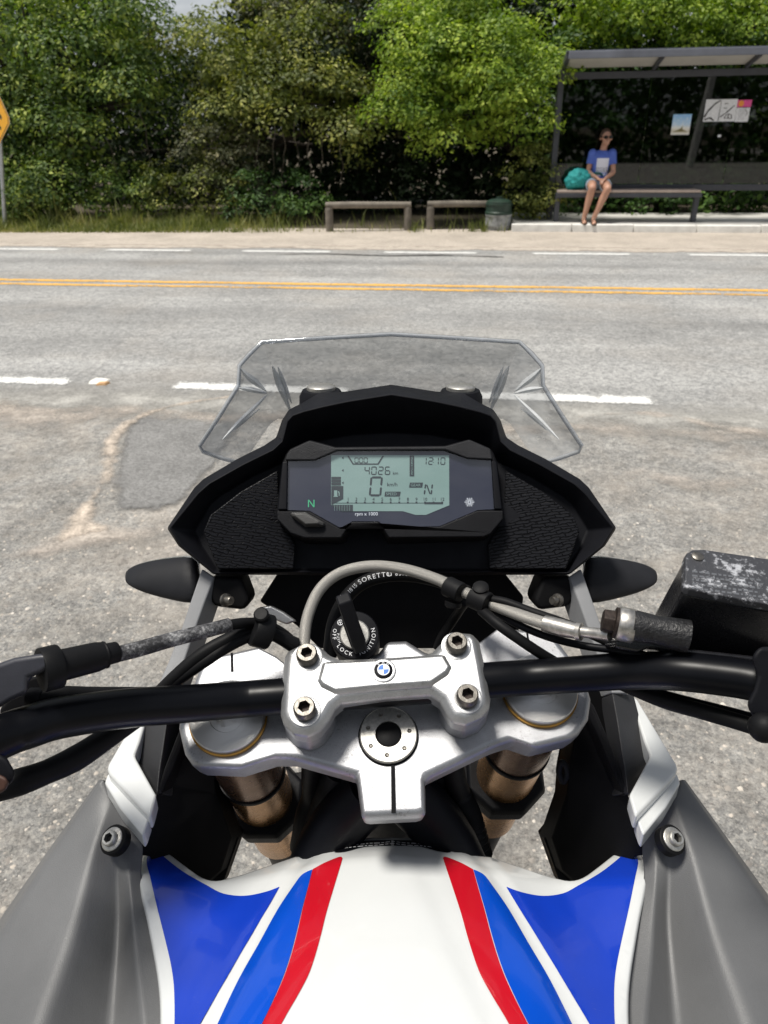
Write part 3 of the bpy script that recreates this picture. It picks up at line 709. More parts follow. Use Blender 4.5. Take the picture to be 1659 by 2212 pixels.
# shrubs along the verge
for u, v, t, ru, rv, lab, mt, sd in (
        (290, 415, 13.4, 75, 60, 'rounded leafy shrub below the creeper tree', ML_VINE, 3),
        (420, 405, 13.4, 85, 50, 'low spreading shrub between the creeper tree and the olive tree', ML_OLIVE, 4),
        (480, 345, 13.7, 70, 55, 'taller pale shrub leaning against the olive tree', ML_GREY, 5),
        (590, 425, 13.35, 80, 45, 'dark glossy shrub left of the first wooden barrier', ML_DEEP, 6),
        (1150, 405, 13.3, 42, 65, 'small sparse shrub growing against the left shelter post', ML_OLIVE, 8),
        (60, 455, 13.15, 80, 28, 'ragged low shrub by the foot of the warning sign', ML_VINE, 9)):
    b = B_(u, v, t, ru, rv, .42); b2 = B_(u-ru*.5, v+rv*.45, t-.15, ru*.6, rv*.5, .3); b3 = B_(u+ru*.5, v+rv*.4, t-.1, ru*.55, rv*.55, .3)
    tree('shrub', lab, 'shrub', (b[0], b[1]+.1), [b, b2, b3], mt, 62, .062, sd*7, .2, .045, 'shrubs along the verge')
# bare creeper stems hanging in front of the foliage
M_LIANA = pmat('liana_bark', (.085, .07, .05), .9, var=.3, vs=12)
lr = random.Random(12)
for nm, us in (('olive_tree', [(592, 262), (610, 285), (640, 250), (668, 300), (700, 262), (735, 280), (560, 300)]), ('vine_tree', [(128, 220), (150, 250), (230, 300), (300, 240)])):
    o = bpy.data.objects[nm]; off = Vector(o.location)
    for u, v in us:
        t0 = 13.3; p0 = atT(u, v, t0); q = [p0]
        for k in range(5): q.append(q[-1]+Vector((lr.uniform(-.05, .05), lr.uniform(-.03, .03), -lr.uniform(.10, .22))))
        MB().tube([p-off for p in q], [.006, .006, .005, .005, .004, .003], 6, smoothn=4).build('liana', M_LIANA, o, smooth=60)
# the wood behind, one dark mass
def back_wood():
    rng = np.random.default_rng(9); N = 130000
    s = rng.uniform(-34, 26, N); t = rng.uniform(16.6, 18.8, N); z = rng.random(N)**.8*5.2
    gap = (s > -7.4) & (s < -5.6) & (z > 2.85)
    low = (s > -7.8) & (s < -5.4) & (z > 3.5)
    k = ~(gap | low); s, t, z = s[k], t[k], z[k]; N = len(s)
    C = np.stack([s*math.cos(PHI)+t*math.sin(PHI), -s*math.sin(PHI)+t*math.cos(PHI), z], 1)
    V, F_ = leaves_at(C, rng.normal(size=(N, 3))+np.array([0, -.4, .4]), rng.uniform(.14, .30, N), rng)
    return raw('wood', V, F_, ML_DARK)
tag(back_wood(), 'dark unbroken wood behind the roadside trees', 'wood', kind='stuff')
# rough grass along the far verge
def grass():
    rng = np.random.default_rng(21); N = 26000
    s = rng.uniform(-11, .3, N); edge = 11.85+.35*(s+8)/8*.9; edge = np.clip(edge, 11.6, 12.25)+rng.normal(size=N)*.04
    t = edge+rng.random(N)**1.3*1.3
    dens = np.clip(1.0-(s+5.8)/3.0, .03, 1); k = rng.random(N) < dens; s, t, edge = s[k], t[k], edge[k]; N = len(s)
    h = rng.uniform(.04, .16, N)*(.45+np.clip((t-edge)*1.3, 0, 1.2))*(.7+.8*np.sin(s*2.3+np.sin(s*5.1))**2); tall = rng.random(N) < .05; h[tall] *= 2.4
    x = s*math.cos(PHI)+t*math.sin(PHI); y = -s*math.sin(PHI)+t*math.cos(PHI)
    a = rng.uniform(0, 6.28, N); w = rng.uniform(.004, .009, N); ln = rng.normal(size=(N, 2))*.35
    V = np.zeros((N, 5, 3)); dx, dy = np.cos(a)*w, np.sin(a)*w
    V[:, 0] = np.stack([x-dx, y-dy, 0*x], 1); V[:, 1] = np.stack([x+dx, y+dy, 0*x], 1)
    mx, my = x+ln[:, 0]*h*.35, y+ln[:, 1]*h*.35
    V[:, 2] = np.stack([mx+dx*.8, my+dy*.8, h*.6], 1); V[:, 3] = np.stack([mx-dx*.8, my-dy*.8, h*.6], 1)
    V[:, 4] = np.stack([x+ln[:, 0]*h, y+ln[:, 1]*h, h], 1)
    i = np.arange(N)[:, None]*5
    F_ = np.concatenate([i+np.array([0, 1, 2]), i+np.array([0, 2, 3]), i+np.array([3, 2, 4])], 0)
    return raw('grass', V.reshape(-1, 3), F_, m_leaf('grass_blade', (.09, .12, .03), (.20, .22, .075), (.40, .36, .17), .3, .8))
tag(grass(), 'rough dry green grass along the far verge', 'grass', kind='stuff')
# tufts by the barriers and the bin
rnd = random.Random(4)
M_TUFT = m_leaf('tuft_blade', (.07, .095, .02), (.15, .18, .05), (.30, .28, .10), .3)
for u, lab in ((895, 'small grass tuft in the gap between the two log barriers'), (1020, 'grass tuft in front of the half hidden barrier'), (1045, 'taller grass tuft at the left side of the bin')):
    p = gz(u, 500, 0); o = empty('grass_tuft', p); mb = MB()
    for k in range(46):
        a = rnd.uniform(0, 6.28); r = rnd.uniform(0, .09); h = rnd.uniform(.06, .2)*(1.5 if u == 1045 else 1); q = Vector((math.cos(a)*r, math.sin(a)*r, -.005)); e = Vector((rnd.uniform(-.5, .5)*h, rnd.uniform(-.5, .5)*h, h))
        n = Vector((math.cos(a+1.57), math.sin(a+1.57), 0))*.004
        mb.add([q-n, q+n, q+e*.6+n*.8+Vector((0, 0, .01)), q+e], [(0, 1, 2), (0, 2, 3)])
    mb.build('blades', M_TUFT, o); tag(o, lab, 'grass tuft', 'tufts by the barriers')
# our own side of the road, seen only mirrored in the shelter glass
pole = empty('utility_pole', W(7.4, -6.0, 0))
MB().lathe([(.15, -.1), (.13, 4), (.11, 8.5)], (0, 0, 0), (.10, 0, 1), 16).build('shaft', M_KERBW, pole, smooth=40)
MB().box((.79, 0, 7.9), 1.6, .1, .12).build('crossarm', M_WOOD, pole, bevel=.01)
tag(pole, 'concrete utility pole mirrored in the shelter glass', 'utility pole')
def hedge():  # leaf mass added behind the camera to keep the glass reflection dark
    rng = np.random.default_rng(77); N = 14000
    s = rng.uniform(-16, 26, N); t = rng.uniform(-12, -10, N); z = rng.random(N)*5
    C = np.stack([s*math.cos(PHI)+t*math.sin(PHI), -s*math.sin(PHI)+t*math.cos(PHI), z], 1)
    V, F_ = leaves_at(C, rng.normal(size=(N, 3))+np.array([0, .5, .4]), rng.uniform(.3, .6, N), rng)
    return raw('hedge', V, F_, ML_DEEP)
tag(hedge(), 'unseen hedge added on the near side to darken the shelter glass reflection', 'hedge', kind='stuff')
# ================================================================== WAITING PERSON AND BAG
def remeshed(name, mb, mat, parent, voxel, smooth_it=4, disp=None):
    o = mb.build(name, mat, parent)
    m = o.modifiers.new('r', 'REMESH'); m.mode = 'VOXEL'; m.voxel_size = voxel; m.use_smooth_shade = True
    s = o.modifiers.new('s', 'SMOOTH'); s.factor = .5; s.iterations = smooth_it
    return o
def limb(mb, pts, rs, n=12):
    mb.tube(pts, rs, n, smoothn=3)
    mb.ball(pts[0], rs[0]*.98, 10, 8); mb.ball(pts[-1], rs[-1]*.98, 10, 8)
ps = ST(atT(1288, 413, 12.85))[0]
person = empty('person', W(ps, 12.85, PZ), -PHI)
SZ = BZ-PZ                                                        # seat height above the platform
V3 = Vector
hipL, hipR = V3((-.09, .0, SZ+.10)), V3((.09, .0, SZ+.10))
kneeL, kneeR = V3((-.115, -.40, SZ+.045)), V3((.115, -.40, SZ+.035))
ankL, ankR = V3((-.185, -.375, .085)), V3((-.045, -.40, .08))
shL, shR = V3((-.118, -.02, SZ+.505)), V3((.172, -.02, SZ+.505))
elL, elR = V3((-.165, -.06, SZ+.255)), V3((.215, -.06, SZ+.245))
haL, haR = V3((-.02, -.225, SZ+.165)), V3((.075, -.235, SZ+.16))
neck, head = V3((.035, -.02, SZ+.585)), V3((.052, -.045, SZ+.72))
b = MB()
b.tube([(0, .0, SZ+.07), (.005, .01, SZ+.2), (.02, .005, SZ+.36), (.028, -.005, SZ+.47), (.03, -.01, SZ+.545)], [.115, .108, .12, .125, .06], 16, smoothn=3)
b.ball((0, .0, SZ+.10), (.165, .12, .10)); b.ball((.026, 0, SZ+.44), (.145, .10, .11))
limb(b, [V3((.03, -.01, SZ+.53)), neck, head+V3((0, .01, -.06))], [.058, .05, .05])
for h_, k_, a_ in ((hipL, kneeL, ankL), (hipR, kneeR, ankR)):
    limb(b, [h_, lerp(h_, k_, .5)+V3((0, 0, .008)), k_], [.085, .074, .056])
    limb(b, [k_, lerp(k_, a_, .32)+V3((0, .022, 0)), lerp(k_, a_, .7)+V3((0, .01, 0)), a_], [.054, .056, .042, .034])
    d = V3((-.012 if k_ is kneeL else .012, -1, 0)).normalized()
    b.ball(a_+V3((0, .035, -.035)), (.034, .036, .034))
    limb(b, [a_+V3((0, 0, -.03)), a_+d*.07+V3((0, 0, -.048)), a_+d*.135+V3((0, 0, -.058))], [.034, .036, .026])
    for k in range(5):
        q = a_+d*(.14-.006*abs(k-1.2)*1.5)+V3(((k-2)*.014, 0, -.064)); limb(b, [q-d*.02, q+d*(.026-.003*k)], [.0095, .008], 8)
for s_, e_, h_, sg in ((shL, elL, haL, 1), (shR, elR, haR, -1)):
    b.ball(s_, .056); limb(b, [s_, lerp(s_, e_, .5)+V3((0, 0, 0)), e_], [.05, .043, .036])
    w_ = lerp(e_, h_, .86); limb(b, [e_, lerp(e_, w_, .35), w_], [.037, .036, .025])
    f = (h_-e_).normalized(); sd_ = f.cross(V3((0, 0, 1))).normalized(); pm = w_+f*.05
    b.ball(pm, (.036, .036, .018)); b.ball(w_+f*.02, .026)
    for k in range(4):                                            # four bent fingers laid over each other, thumb from the side
        r0 = pm+f*.028+sd_*((k-1.5)*.017); L = (.062, .07, .066, .052)[k]
        limb(b, [r0, r0+f*L*.45+V3((0, 0, .005)), r0+f*L*.8+V3((0, -.004, -.016)), r0+f*L*.95+V3((0, 0, -.032))], [.0095, .009, .0085, .0075], 8)
    t0 = pm-f*.012-sd_*sg*.03; limb(b, [t0, t0-sd_*sg*.018+f*.02+V3((0, 0, .008)), t0-sd_*sg*.012+f*.048+V3((0, 0, .006))], [.012, .011, .009], 8)
# head: skull, jaw, nose, brow, lips, ears; turned a little towards the right of the picture
HR = Matrix.Rotation(math.radians(14), 3, 'Z')
def hd(x, y, z): return head+HR @ V3((x, y, z))*1.10
b.ball(hd(0, .012, .025), (.074, .09, .088), 16, 12); b.ball(hd(0, -.022, -.035), (.056, .062, .07), 14, 10); b.ball(hd(0, -.06, -.078), (.026, .022, .02))
limb(b, [hd(0, -.082, .012), hd(0, -.098, -.018), hd(0, -.102, -.027)], [.009, .011, .013], 8)
b.ball(hd(-.011, -.093, -.031), .009); b.ball(hd(.011, -.093, -.031), .009)
limb(b, [hd(-.035, -.07, .03), hd(0, -.083, .032), hd(.035, -.07, .03)], [.011, .012, .011], 8)
limb(b, [hd(-.019, -.079, -.05), hd(0, -.086, -.049), hd(.019, -.079, -.05)], [.006, .0075, .006], 8); limb(b, [hd(-.016, -.077, -.058), hd(0, -.083, -.06), hd(.016, -.077, -.058)], [.006, .008, .006], 8)
for sx in (-1, 1): b.ball(hd(sx*.045, -.058, -.012), (.024, .022, .024)); b.ball(hd(sx*.076, .012, -.008), (.011, .02, .03))
T = NT('skin'); co = T.coord(); T.bsdf(T.ramp(T.noise(co, 9, 4), [(.3, (.40, .215, .145)), (.7, (.50, .28, .195))]), .5, **{'Subsurface Weight': .06})
M_SKIN = T.m
remeshed('body', b, M_SKIN, person, .0075, 3)
# shirt with a pale square print on the chest
T = NT('blue_shirt'); co = T.coord(); sp_ = T.n('ShaderNodeSeparateXYZ', {0: co}); X, Y, Z = sp_.outputs
def win(v, a, b_): return T.math('MULTIPLY', T.math('GREATER_THAN', v, a), T.math('LESS_THAN', v, b_))
msk = T.math('MULTIPLY', T.math('MULTIPLY', win(X, -.055, .125), win(Z, SZ+.20, SZ+.445)), T.math('LESS_THAN', Y, -.02))
low = T.math('MULTIPLY', win(Z, SZ+.20, SZ+.245), T.ramp(T.noise(co, 40, 3), [(.48, 0.0), (.52, 1.0)]))
ink = T.math('MULTIPLY', win(Z, SZ+.255, SZ+.32), T.ramp(T.n('ShaderNodeTexWave', {'Vector': T.mapping(co, rot=(0, .9, 0)), 'Scale': 14, 'Distortion': 9, 'Detail': 3}).outputs['Fac'], [(.72, 0.0), (.8, 1.0)]))
pr = T.mix(ink, (.72, .75, .86), (.06, .07, .10)); bl_ = T.ramp(T.noise(co, 12, 4), [(.3, (.070, .125, .46)), (.7, (.095, .165, .56))])
T.bsdf(T.mix(T.math('MULTIPLY', msk, T.math('SUBTRACT', 1.0, low)), bl_, pr), .85, 0, T.bump(T.noise(co, 18, 4), .5, .01)); M_SHIRT = T.m
b = MB()
b.tube([(0, .0, SZ+.13), (.005, .008, SZ+.22), (.02, .003, SZ+.36), (.028, -.005, SZ+.48), (.031, -.012, SZ+.555)], [.150, .133, .14, .142, .062], 18, smoothn=3)
b.ball((.026, 0, SZ+.44), (.16, .118, .115)); b.ball((0, -.02, SZ+.19), (.16, .135, .07))
for s_, e_ in ((shL, elL), (shR, elR)):
    b.ball(s_, .068); b.tube([s_, lerp(s_, e_, .3), lerp(s_, e_, .58)], [.066, .062, .060], 12)
remeshed('shirt', b, M_SHIRT, person, .010, 3)
b = MB(); b.ball((0, .0, SZ+.10), (.185, .135, .115))
for h_, k_ in ((hipL, kneeL), (hipR, kneeR)): b.tube([h_, lerp(h_, k_, .3), lerp(h_, k_, .52)], [.098, .094, .094], 14)
remeshed('shorts', b, pmat('denim_shorts', (.36, .45, .55), .9, var=.2, vs=20), person, .010, 3)
b = MB(); b.ball(hd(0, .022, .04), (.083, .096, .086), 16, 12); b.ball(hd(0, .095, .045), (.035, .03, .035))
hv = [v for v in b.v]
b2 = MB(); b2.ball(hd(0, .026, .042), (.081, .094, .083), 18, 12); b2.ball(hd(.0, .10, .03), (.033, .028, .04)); 
for sx in (-1, 1): b2.ball(hd(sx*.07, .02, .02), (.016, .045, .045))
remeshed('hair', b2, pmat('brown_hair', (.060, .030, .018), .5, var=.35, vs=60, bump=.6, bs=160, bd=.003), person, .008, 2)
g = MB()
for sx in (-1, 1):
    g.loft([[hd(sx*.036+math.cos(a)*.029, -.087+.010*abs(math.cos(a)*.029+sx*.036)/.06+dy, .008+math.sin(a)*.021) for a in np.linspace(0, 2*math.pi, 12, endpoint=False)] for dy in (-.006, .004)])
    g.tube([hd(sx*.062, -.080, .014), hd(sx*.079, -.03, .012), hd(sx*.081, .02, .004)], .0035, 6)
g.tube([hd(-.012, -.092, .014), hd(.012, -.092, .014)], .004, 6); g.build('sunglasses', pmat('dark_lens', (.008, .008, .009), .15), person, smooth=40)
M_SANDAL = pmat('sandal', (.045, .03, .022), .7)
for a_ in (ankL, ankR):
    g = MB(); L = []
    for k in range(14):
        an = 2*math.pi*k/14; L.append(a_+V3((math.cos(an)*.047, -.062+math.sin(an)*.125, -.085)))
    g.prism(L, (0, 0, .013)); 
    for yy, hh in ((-.10, -.028), (-.055, -.012)):
        g.tube([a_+V3((-.044, yy, -.075)), a_+V3((-.02, yy-.005, hh-.002)), a_+V3((.02, yy-.005, hh-.002)), a_+V3((.044, yy, -.075))], .007, 6, smoothn=3)
    g.build('sandal', M_SANDAL, person, smooth=50)
tag(person, 'person in blue T-shirt and sunglasses sitting on the shelter bench, hands in lap', 'person')

# teal bag slumped on the bench
bs_ = ST(atT(1258, 400, 12.84))[0]
bag = empty('bag', W(bs_-.02, 12.80, BZ), -PHI)
T = NT('teal_cloth'); co = T.coord()
T.bsdf(T.ramp(T.noise(co, 14, 5), [(.3, (.012, .25, .25)), (.7, (.03, .40, .39))]), .7, 0, T.bump(T.noise(T.mapping(co, scale=(1, 1, .6), rot=(0, .6, 0)), 16, 5, .6, 1.2), 1.0, .03))
b = MB(); b.ball((-.05, .0, .15), (.19, .13, .15), 16, 12); b.ball((.06, -.02, .17), (.13, .10, .11)); b.ball((-.15, 0, .11), (.11, .11, .11)); b.ball((.13, -.05, .20), (.085, .06, .05)); b.ball((-.02, -.02, .23), (.10, .08, .06))
o = remeshed('bag_body', b, T.m, bag, .012, 3)
tx = bpy.data.textures.new('folds', 'CLOUDS'); tx.noise_scale = .07
d = o.modifiers.new('d', 'DISPLACE'); d.texture = tx; d.strength = .06; d.texture_coords = 'LOCAL'
MB().tube([(.10, -.07, .19), (.17, -.10, .235), (.25, -.10, .235), (.30, -.09, .20)], [.016, .018, .015, .012], 8, smoothn=4).build('strap', pmat('teal_dark', (.008, .10, .10), .7), bag, smooth=60)
tag(bag, 'slumped teal cloth bag on the bench next to the sitting person', 'bag')
# ================================================================== MOTORCYCLE
bike = empty('motorcycle', (0, 0, 0))
_c = Vector((0, 0, 1.445))
bike.matrix_world = Matrix.Translation(_c-RX @ _c) @ RX.to_4x4()
tag(bike, 'white, blue and red adventure motorcycle seen from the rider\'s seat, bars turned slightly left', 'motorcycle')
# materials
SPL = {'Specular IOR Level': .15}
M_BLK = pmat('black_plastic', (.0058, .0061, .0082), .56, **SPL, var=.2, vs=60, bump=.22, bs=2400, bd=.0004)
M_BLKF = pmat('black_plastic_fine', (.0032, .0035, .0054), .48, **SPL, var=.2, vs=60, bump=.12, bs=2600, bd=.0003)
M_GRAINY = pmat('grained_black', (.0055, .0057, .0072), .52, **SPL, var=.2, vs=60, bump=.5, bs=1500, bd=.0006)
M_BEZLIT = pmat('bezel_lit', (.021, .0215, .024), .5, var=.2, vs=60, bump=.5, bs=1500, bd=.0006, **SPL)  # lit top bezel: the light is put into a paler grained black
M_RUB = pmat('black_rubber', (.0052, .0053, .006), .56, **SPL, var=.25, vs=70, bump=.15, bs=900, bd=.0005)
M_BAR = pmat('satin_black_tube', (.0030, .0033, .0046), .33, **SPL, var=.15, vs=30, spots=((.10, .10, .10), .19, 900), rv=.05)
M_DEEP = pmat('deep_black', (.002, .002, .003), .7, **SPL)
def m_cast(name, c, rough, grain=.5, dirt=.6):
    T = NT(name); co = T.coord()
    sp1 = T.noise(co, 1700, 3, .7); big = T.noise(co, 60, 4, .6)
    base = T.mix(T.ramp(sp1, [(.36, 0.0), (.64, 1.0)]), tuple(x*.90 for x in c), tuple(min(1, x*1.06) for x in c))
    base = T.mix(1.0, base, T.ramp(big, [(.3, .86), (.7, 1.08)]), 'MULTIPLY')
    d = T.math('MULTIPLY', T.ramp(T.noise(co, 620, 4, .7), [(.56, 0.0), (.64, 1.0)]), T.ramp(T.noise(co, 45, 4), [(.46, 0.0), (.62, dirt)]))
    colr = T.mix(d, base, (.09, .08, .065))
    T.bsdf(colr, T.n('ShaderNodeMapRange', {0: sp1, 3: rough-.08, 4: rough+.10}).outputs[0], .85, T.bump(sp1, grain, .0005)); return T.m
M_CAST = m_cast('cast_silver', (.36, .365, .38), .42, .35, .6); M_CAST2 = m_cast('cast_silver_bright', (.44, .445, .45), .41, .35, .3)
def m_turned():
    T = NT('turned_aluminium'); co = T.coord('UV')
    w = T.n('ShaderNodeTexWave', {'Vector': co, 'Scale': 26.0, 'Distortion': .3}, wave_type='RINGS', rings_direction='Z').outputs['Fac']
    T.bsdf((.56, .55, .53), .34, 1.0, T.bump(w, .35, .0004), **{'Anisotropic': .5}); return T.m
M_TURN = m_turned()
M_STL = pmat('worn_steel', (.155, .145, .13), .44, metal=.9, var=.35, vs=300, bump=.3, bs=900, bd=.0004)
M_STLD = pmat('steel_ring', (.46, .45, .42), .42, metal=.85, var=.2, vs=500, bump=.2, bs=1200, bd=.0003)
M_RUST = pmat('rusty_steel', (.035, .026, .022), .6, metal=.6, var=.5, vs=400, bump=.4, bs=900, bd=.0004)
M_GOLD = pmat('gold_ring', (.50, .27, .06), .35, metal=.9, var=.2, vs=80)
M_BRONZE = pmat('bronze_tube', (.66, .37, .16), .27, metal=.85, var=.18, vs=30, rv=.04)
M_BRONZD = pmat('bronze_dark', (.24, .14, .085), .27, metal=.8, var=.2, vs=30)
def m_paint_gloss(name, c, var=.03):
    T = NT(name); co = T.coord(); colr = T.ramp(T.noise(co, 25, 4), [(.3, tuple(x*(1-var) for x in c)), (.7, c)])
    dust = T.math('MULTIPLY', T.ramp(T.noise(co, 1300, 2, .6), [(.70, 0.0), (.74, 1.0)]), T.ramp(T.noise(co, 30, 3), [(.5, 0.0), (.7, .45)]))
    T.bsdf(T.mix(dust, colr, (.30, .27, .22)), T.ramp(T.noise(co, 60, 4), [(.3, .16), (.7, .24)]), 0, T.bump(T.noise(co, 260, 2), .02, .0004), **{'Coat Weight': .6, 'Coat Roughness': .04}); return T.m
M_WHITE = m_paint_gloss('white_lacquer', (.575, .59, .59)); M_BLUE = m_paint_gloss('blue_lacquer', (.006, .038, .40), .1); M_BLUE2 = m_paint_gloss('light_blue_lacquer', (.002, .062, .46), .1); M_RED = m_paint_gloss('red_lacquer', (.44, .006, .016), .06)
M_PANEL = pmat('grey_panel', (.108, .110, .113), .45, var=.12, vs=14, bump=.32, bs=1500, bd=.0007, spots=((.16, .155, .145), .28, 900))
M_STRUT = pmat('silver_grey_strut', (.20, .205, .215), .42, var=.1, vs=30, bump=.4, bs=1700, bd=.0005)
M_STRUTD = pmat('dark_grey_strut', (.022, .0225, .025), .5, var=.12, vs=30, bump=.5, bs=1700, bd=.0005)
M_DARKIN = pmat('dark_inner', (.003, .003, .0036), .6, **SPL, var=.2, bump=.1, bs=900)
def mirror(pts): return [Vector((-p.x, p.y, p.z)) for p in pts]
def both(fn):
    """fn(side) with side=-1 (left) and +1 (right)"""
    return [fn(-1), fn(1)]
def sx(p, side): return Vector((abs(p.x)*side, p.y, p.z))
def L_(p, side):                                              # a point traced on the left half, moved to either side
    return Vector((p.x*-side, p.y, p.z)) if side == 1 else p

# ------------------------------------------------------------------ steering frame
RAKE = math.radians(25.5)
S0 = at_plane(839, 1590, (0, 0, 1.085), Vector((0, 0, 1)))
AX = Vector((0, -math.sin(RAKE), math.cos(RAKE)))
def su(u, v, h): return at_plane(u, v, S0+AX*h, AX)
z6 = lambda x, y: (564+x*.34, 1181.2+y*.34)
z5 = lambda x, y: (x*.36, 1181.2+y*.36)
z7 = lambda x, y: (1061.8+x*.36, 1161.3+y*.36)
zl = lambda x, y: (x*.5, 1592.6+y*.5)
# triple clamp
tc = [(425, 1478), (446, 1421), (500, 1412), (561, 1398), (600, 1418), (640, 1450), (760, 1440), (819, 1415), (838, 1390), (876, 1388), (914, 1412), (960, 1425), (1036, 1386), (1074, 1357), (1126, 1362), (1180, 1366), (1200, 1386), (1226, 1420),
      (1256, 1462), (1269, 1507), (1263, 1550), (1242, 1581), (1225, 1592), (1148, 1611), (1098, 1594), (1060, 1606), (918, 1672), (914, 1684), (916, 1748), (900, 1752), (800, 1757), (785, 1755), (777, 1690), (774, 1668), (640, 1632), (596, 1632), (522, 1655), (440, 1652), (423, 1645), (407, 1622), (394, 1568), (400, 1520)]
top = [su(u, v, 0) for u, v in tc]
cen = sum(top, Vector())/len(top)
mid = [p-AX*.004+(p-cen).normalized()*.0035 for p in top]
bot = [p-AX*.023+(p-cen).normalized()*.001 for p in top]
triple = MB().loft([bot, mid, top]).build('triple_clamp', M_CAST, bike, bevel=.0022, segs=3)
MB().add([su(u, v, .0012) for u, v in ((844.5, 1650), (852.5, 1650), (855, 1757), (845.5, 1757))], [(0, 1, 2, 3)]).build('pinch_slot', M_DEEP, triple)
MB().prism([su(u, v, .0005) for u, v in ((498, 1411), (503, 1410), (504, 1450), (499, 1451))], AX*.0003).build('pinch_slot', M_DEEP, triple)
MB().prism([su(u, v, .0005) for u, v in ((1136, 1362), (1140, 1362), (1146, 1405), (1141, 1405))], AX*.0003).build('pinch_slot', M_DEEP, triple)
def ring_uv(o, cen, ax):
    uvl = o.data.uv_layers.new(name='UV'); e1 = ax.orthogonal().normalized(); e2 = ax.cross(e1)
    for lp in o.data.loops:
        q = o.data.vertices[lp.vertex_index].co-cen; uvl.data[lp.index].uv = (q.dot(e1)*40, q.dot(e2)*40)
def hexring(c, ax, r, n=24):
    e1 = ax.orthogonal().normalized(); e2 = ax.cross(e1); out = []
    for k in range(n):
        a = 2*math.pi*k/n; b = (a+math.pi/6) % (math.pi/3)-math.pi/6; rr = r*math.cos(math.pi/6)/math.cos(b)*1.0
        out.append(c+(e1*math.cos(a)+e2*math.sin(a))*rr)
    return out
def circ(c, ax, r, n=24):
    e1 = ax.orthogonal().normalized(); e2 = ax.cross(e1); return [c+(e1*math.cos(2*math.pi*k/n)+e2*math.sin(2*math.pi*k/n))*r for k in range(n)]
def socket_bolt(name, c, ax, r, h, parent, mat, dark=None, hexr=.5):
    ax = ax.normalized(); L = [circ(c, ax, r), circ(c+ax*h*.8, ax, r), circ(c+ax*h, ax, r*.86), hexring(c+ax*h, ax, r*hexr*1.15), hexring(c+ax*h*.25, ax, r*hexr*1.1)]
    o = MB().loft(L, caps=(True, False)).build(name, mat, parent, smooth=35)
    MB().loft([hexring(c+ax*h*.26, ax, r*hexr*1.08), hexring(c+ax*h*.24, ax, r*hexr*.5)]).build('socket', dark or M_RUST, parent)
    return o
# fork caps and tubes
forks = []
for (u, v) in ((491, 1546), (1168, 1487)):
    c = su(u, v, .006); base = c-AX*.006; forks.append(base)
    MB().lathe([(.0262, -.001), (.0262, .0022), (.0255, .0025)], base, AX, 48).build('gold_ring', M_GOLD, triple, smooth=40)
    cap = MB().loft([circ(base+AX*.0026, AX, .0252, 48), circ(base+AX*.0066, AX, .0252, 48), circ(base+AX*.0072, AX, .0245, 48), circ(base+AX*.0072, AX, .012, 48), circ(base+AX*.0064, AX, .0115, 48), hexring(base+AX*.0064, AX, .0085, 48), hexring(base+AX*.001, AX, .0085, 48)]).build('fork_cap', M_TURN, triple, smooth=30)
    ring_uv(cap, base, AX)
for i, fb in enumerate(forks):
    D = -AX
    ft = MB().lathe([(.0255, .021), (.0255, .105), (.0262, .106), (.0262, .108), (.0255, .109), (.0255, .30)], fb, D, 40).build('fork_tube', M_BRONZE, bike, smooth=30)
    MB().lathe([(.0258, .022), (.0258, .104)], fb, D, 40, False).build('dark_sleeve', M_BRONZD, ft, smooth=60)
    MB().lathe([(.0266, .104), (.0270, .105), (.0270, .110), (.0266, .111)], fb, D, 40).build('band', M_BLKF, ft, smooth=40)
    MB().lathe([(.0205, .28), (.0205, .80)], fb, D, 24).build('lower_leg', M_BLKF, ft, smooth=40)
# lower yoke: faceted black casting
lw = S0-AX*.185
e2 = Vector((0, math.cos(RAKE), math.sin(RAKE)))
def yoke(c, r, h):
    pts = []
    for k in range(8):
        a = math.pi/8+math.pi/4*k; pts.append(c+Vector((math.cos(a)*r*1.05, 0, 0))+e2*(math.sin(a)*r))
    return pts
ly = MB()
for fb in forks:
    c = fb-AX*.178; ly.loft([yoke(c-AX*.03, .034, 0), yoke(c-AX*.006, .036, 0), yoke(c, .033, 0)])
mid_ = [(forks[0]-AX*.19), (forks[1]-AX*.19)]
ly.loft([[q+e2*a+AX*b for a, b in ((-.018, -.012), (.02, -.012), (.02, .008), (-.018, .008))] for q in (mid_[0], lerp(mid_[0], mid_[1], .5), mid_[1])])
ly.build('lower_yoke', M_GRAINY, bike, bevel=.002)
# stem nut with dimples
c = S0+AX*.0
nut = MB().loft([circ(c, AX, .0192, 48), circ(c+AX*.003, AX, .0192, 48), circ(c+AX*.0038, AX, .0184, 48), circ(c+AX*.0038, AX, .0088, 48), circ(c-AX*.004, AX, .0085, 48)]).build('stem_nut', M_STLD, triple, smooth=30)
MB().loft([circ(c+AX*.0004, AX, .0202, 48), circ(c+AX*.0012, AX, .0200, 48)]).build('nut_painted_shadow', M_DEEP, triple, smooth=30)  # black ring painted in as the shadow round the nut
MB().lathe([(.0084, -.003), (.0084, .0022), (.007, .0032)], c, AX, 32).build('stem_plug', M_RUB, triple, smooth=40)
e1s = Vector((1, 0, 0)); e2s = AX.cross(e1s)
for k in range(7):
    a = math.radians(-90+k*360/7-4); q = c+(e1s*math.cos(a)+e2s*math.sin(a))*.0141+AX*.0039
    MB().loft([circ(q, AX, .0015, 12), circ(q+AX*.0003, AX, .0012, 12), circ(q-AX*.0001, AX, .0004, 12)]).build('dimple', M_STL, nut, smooth=60)
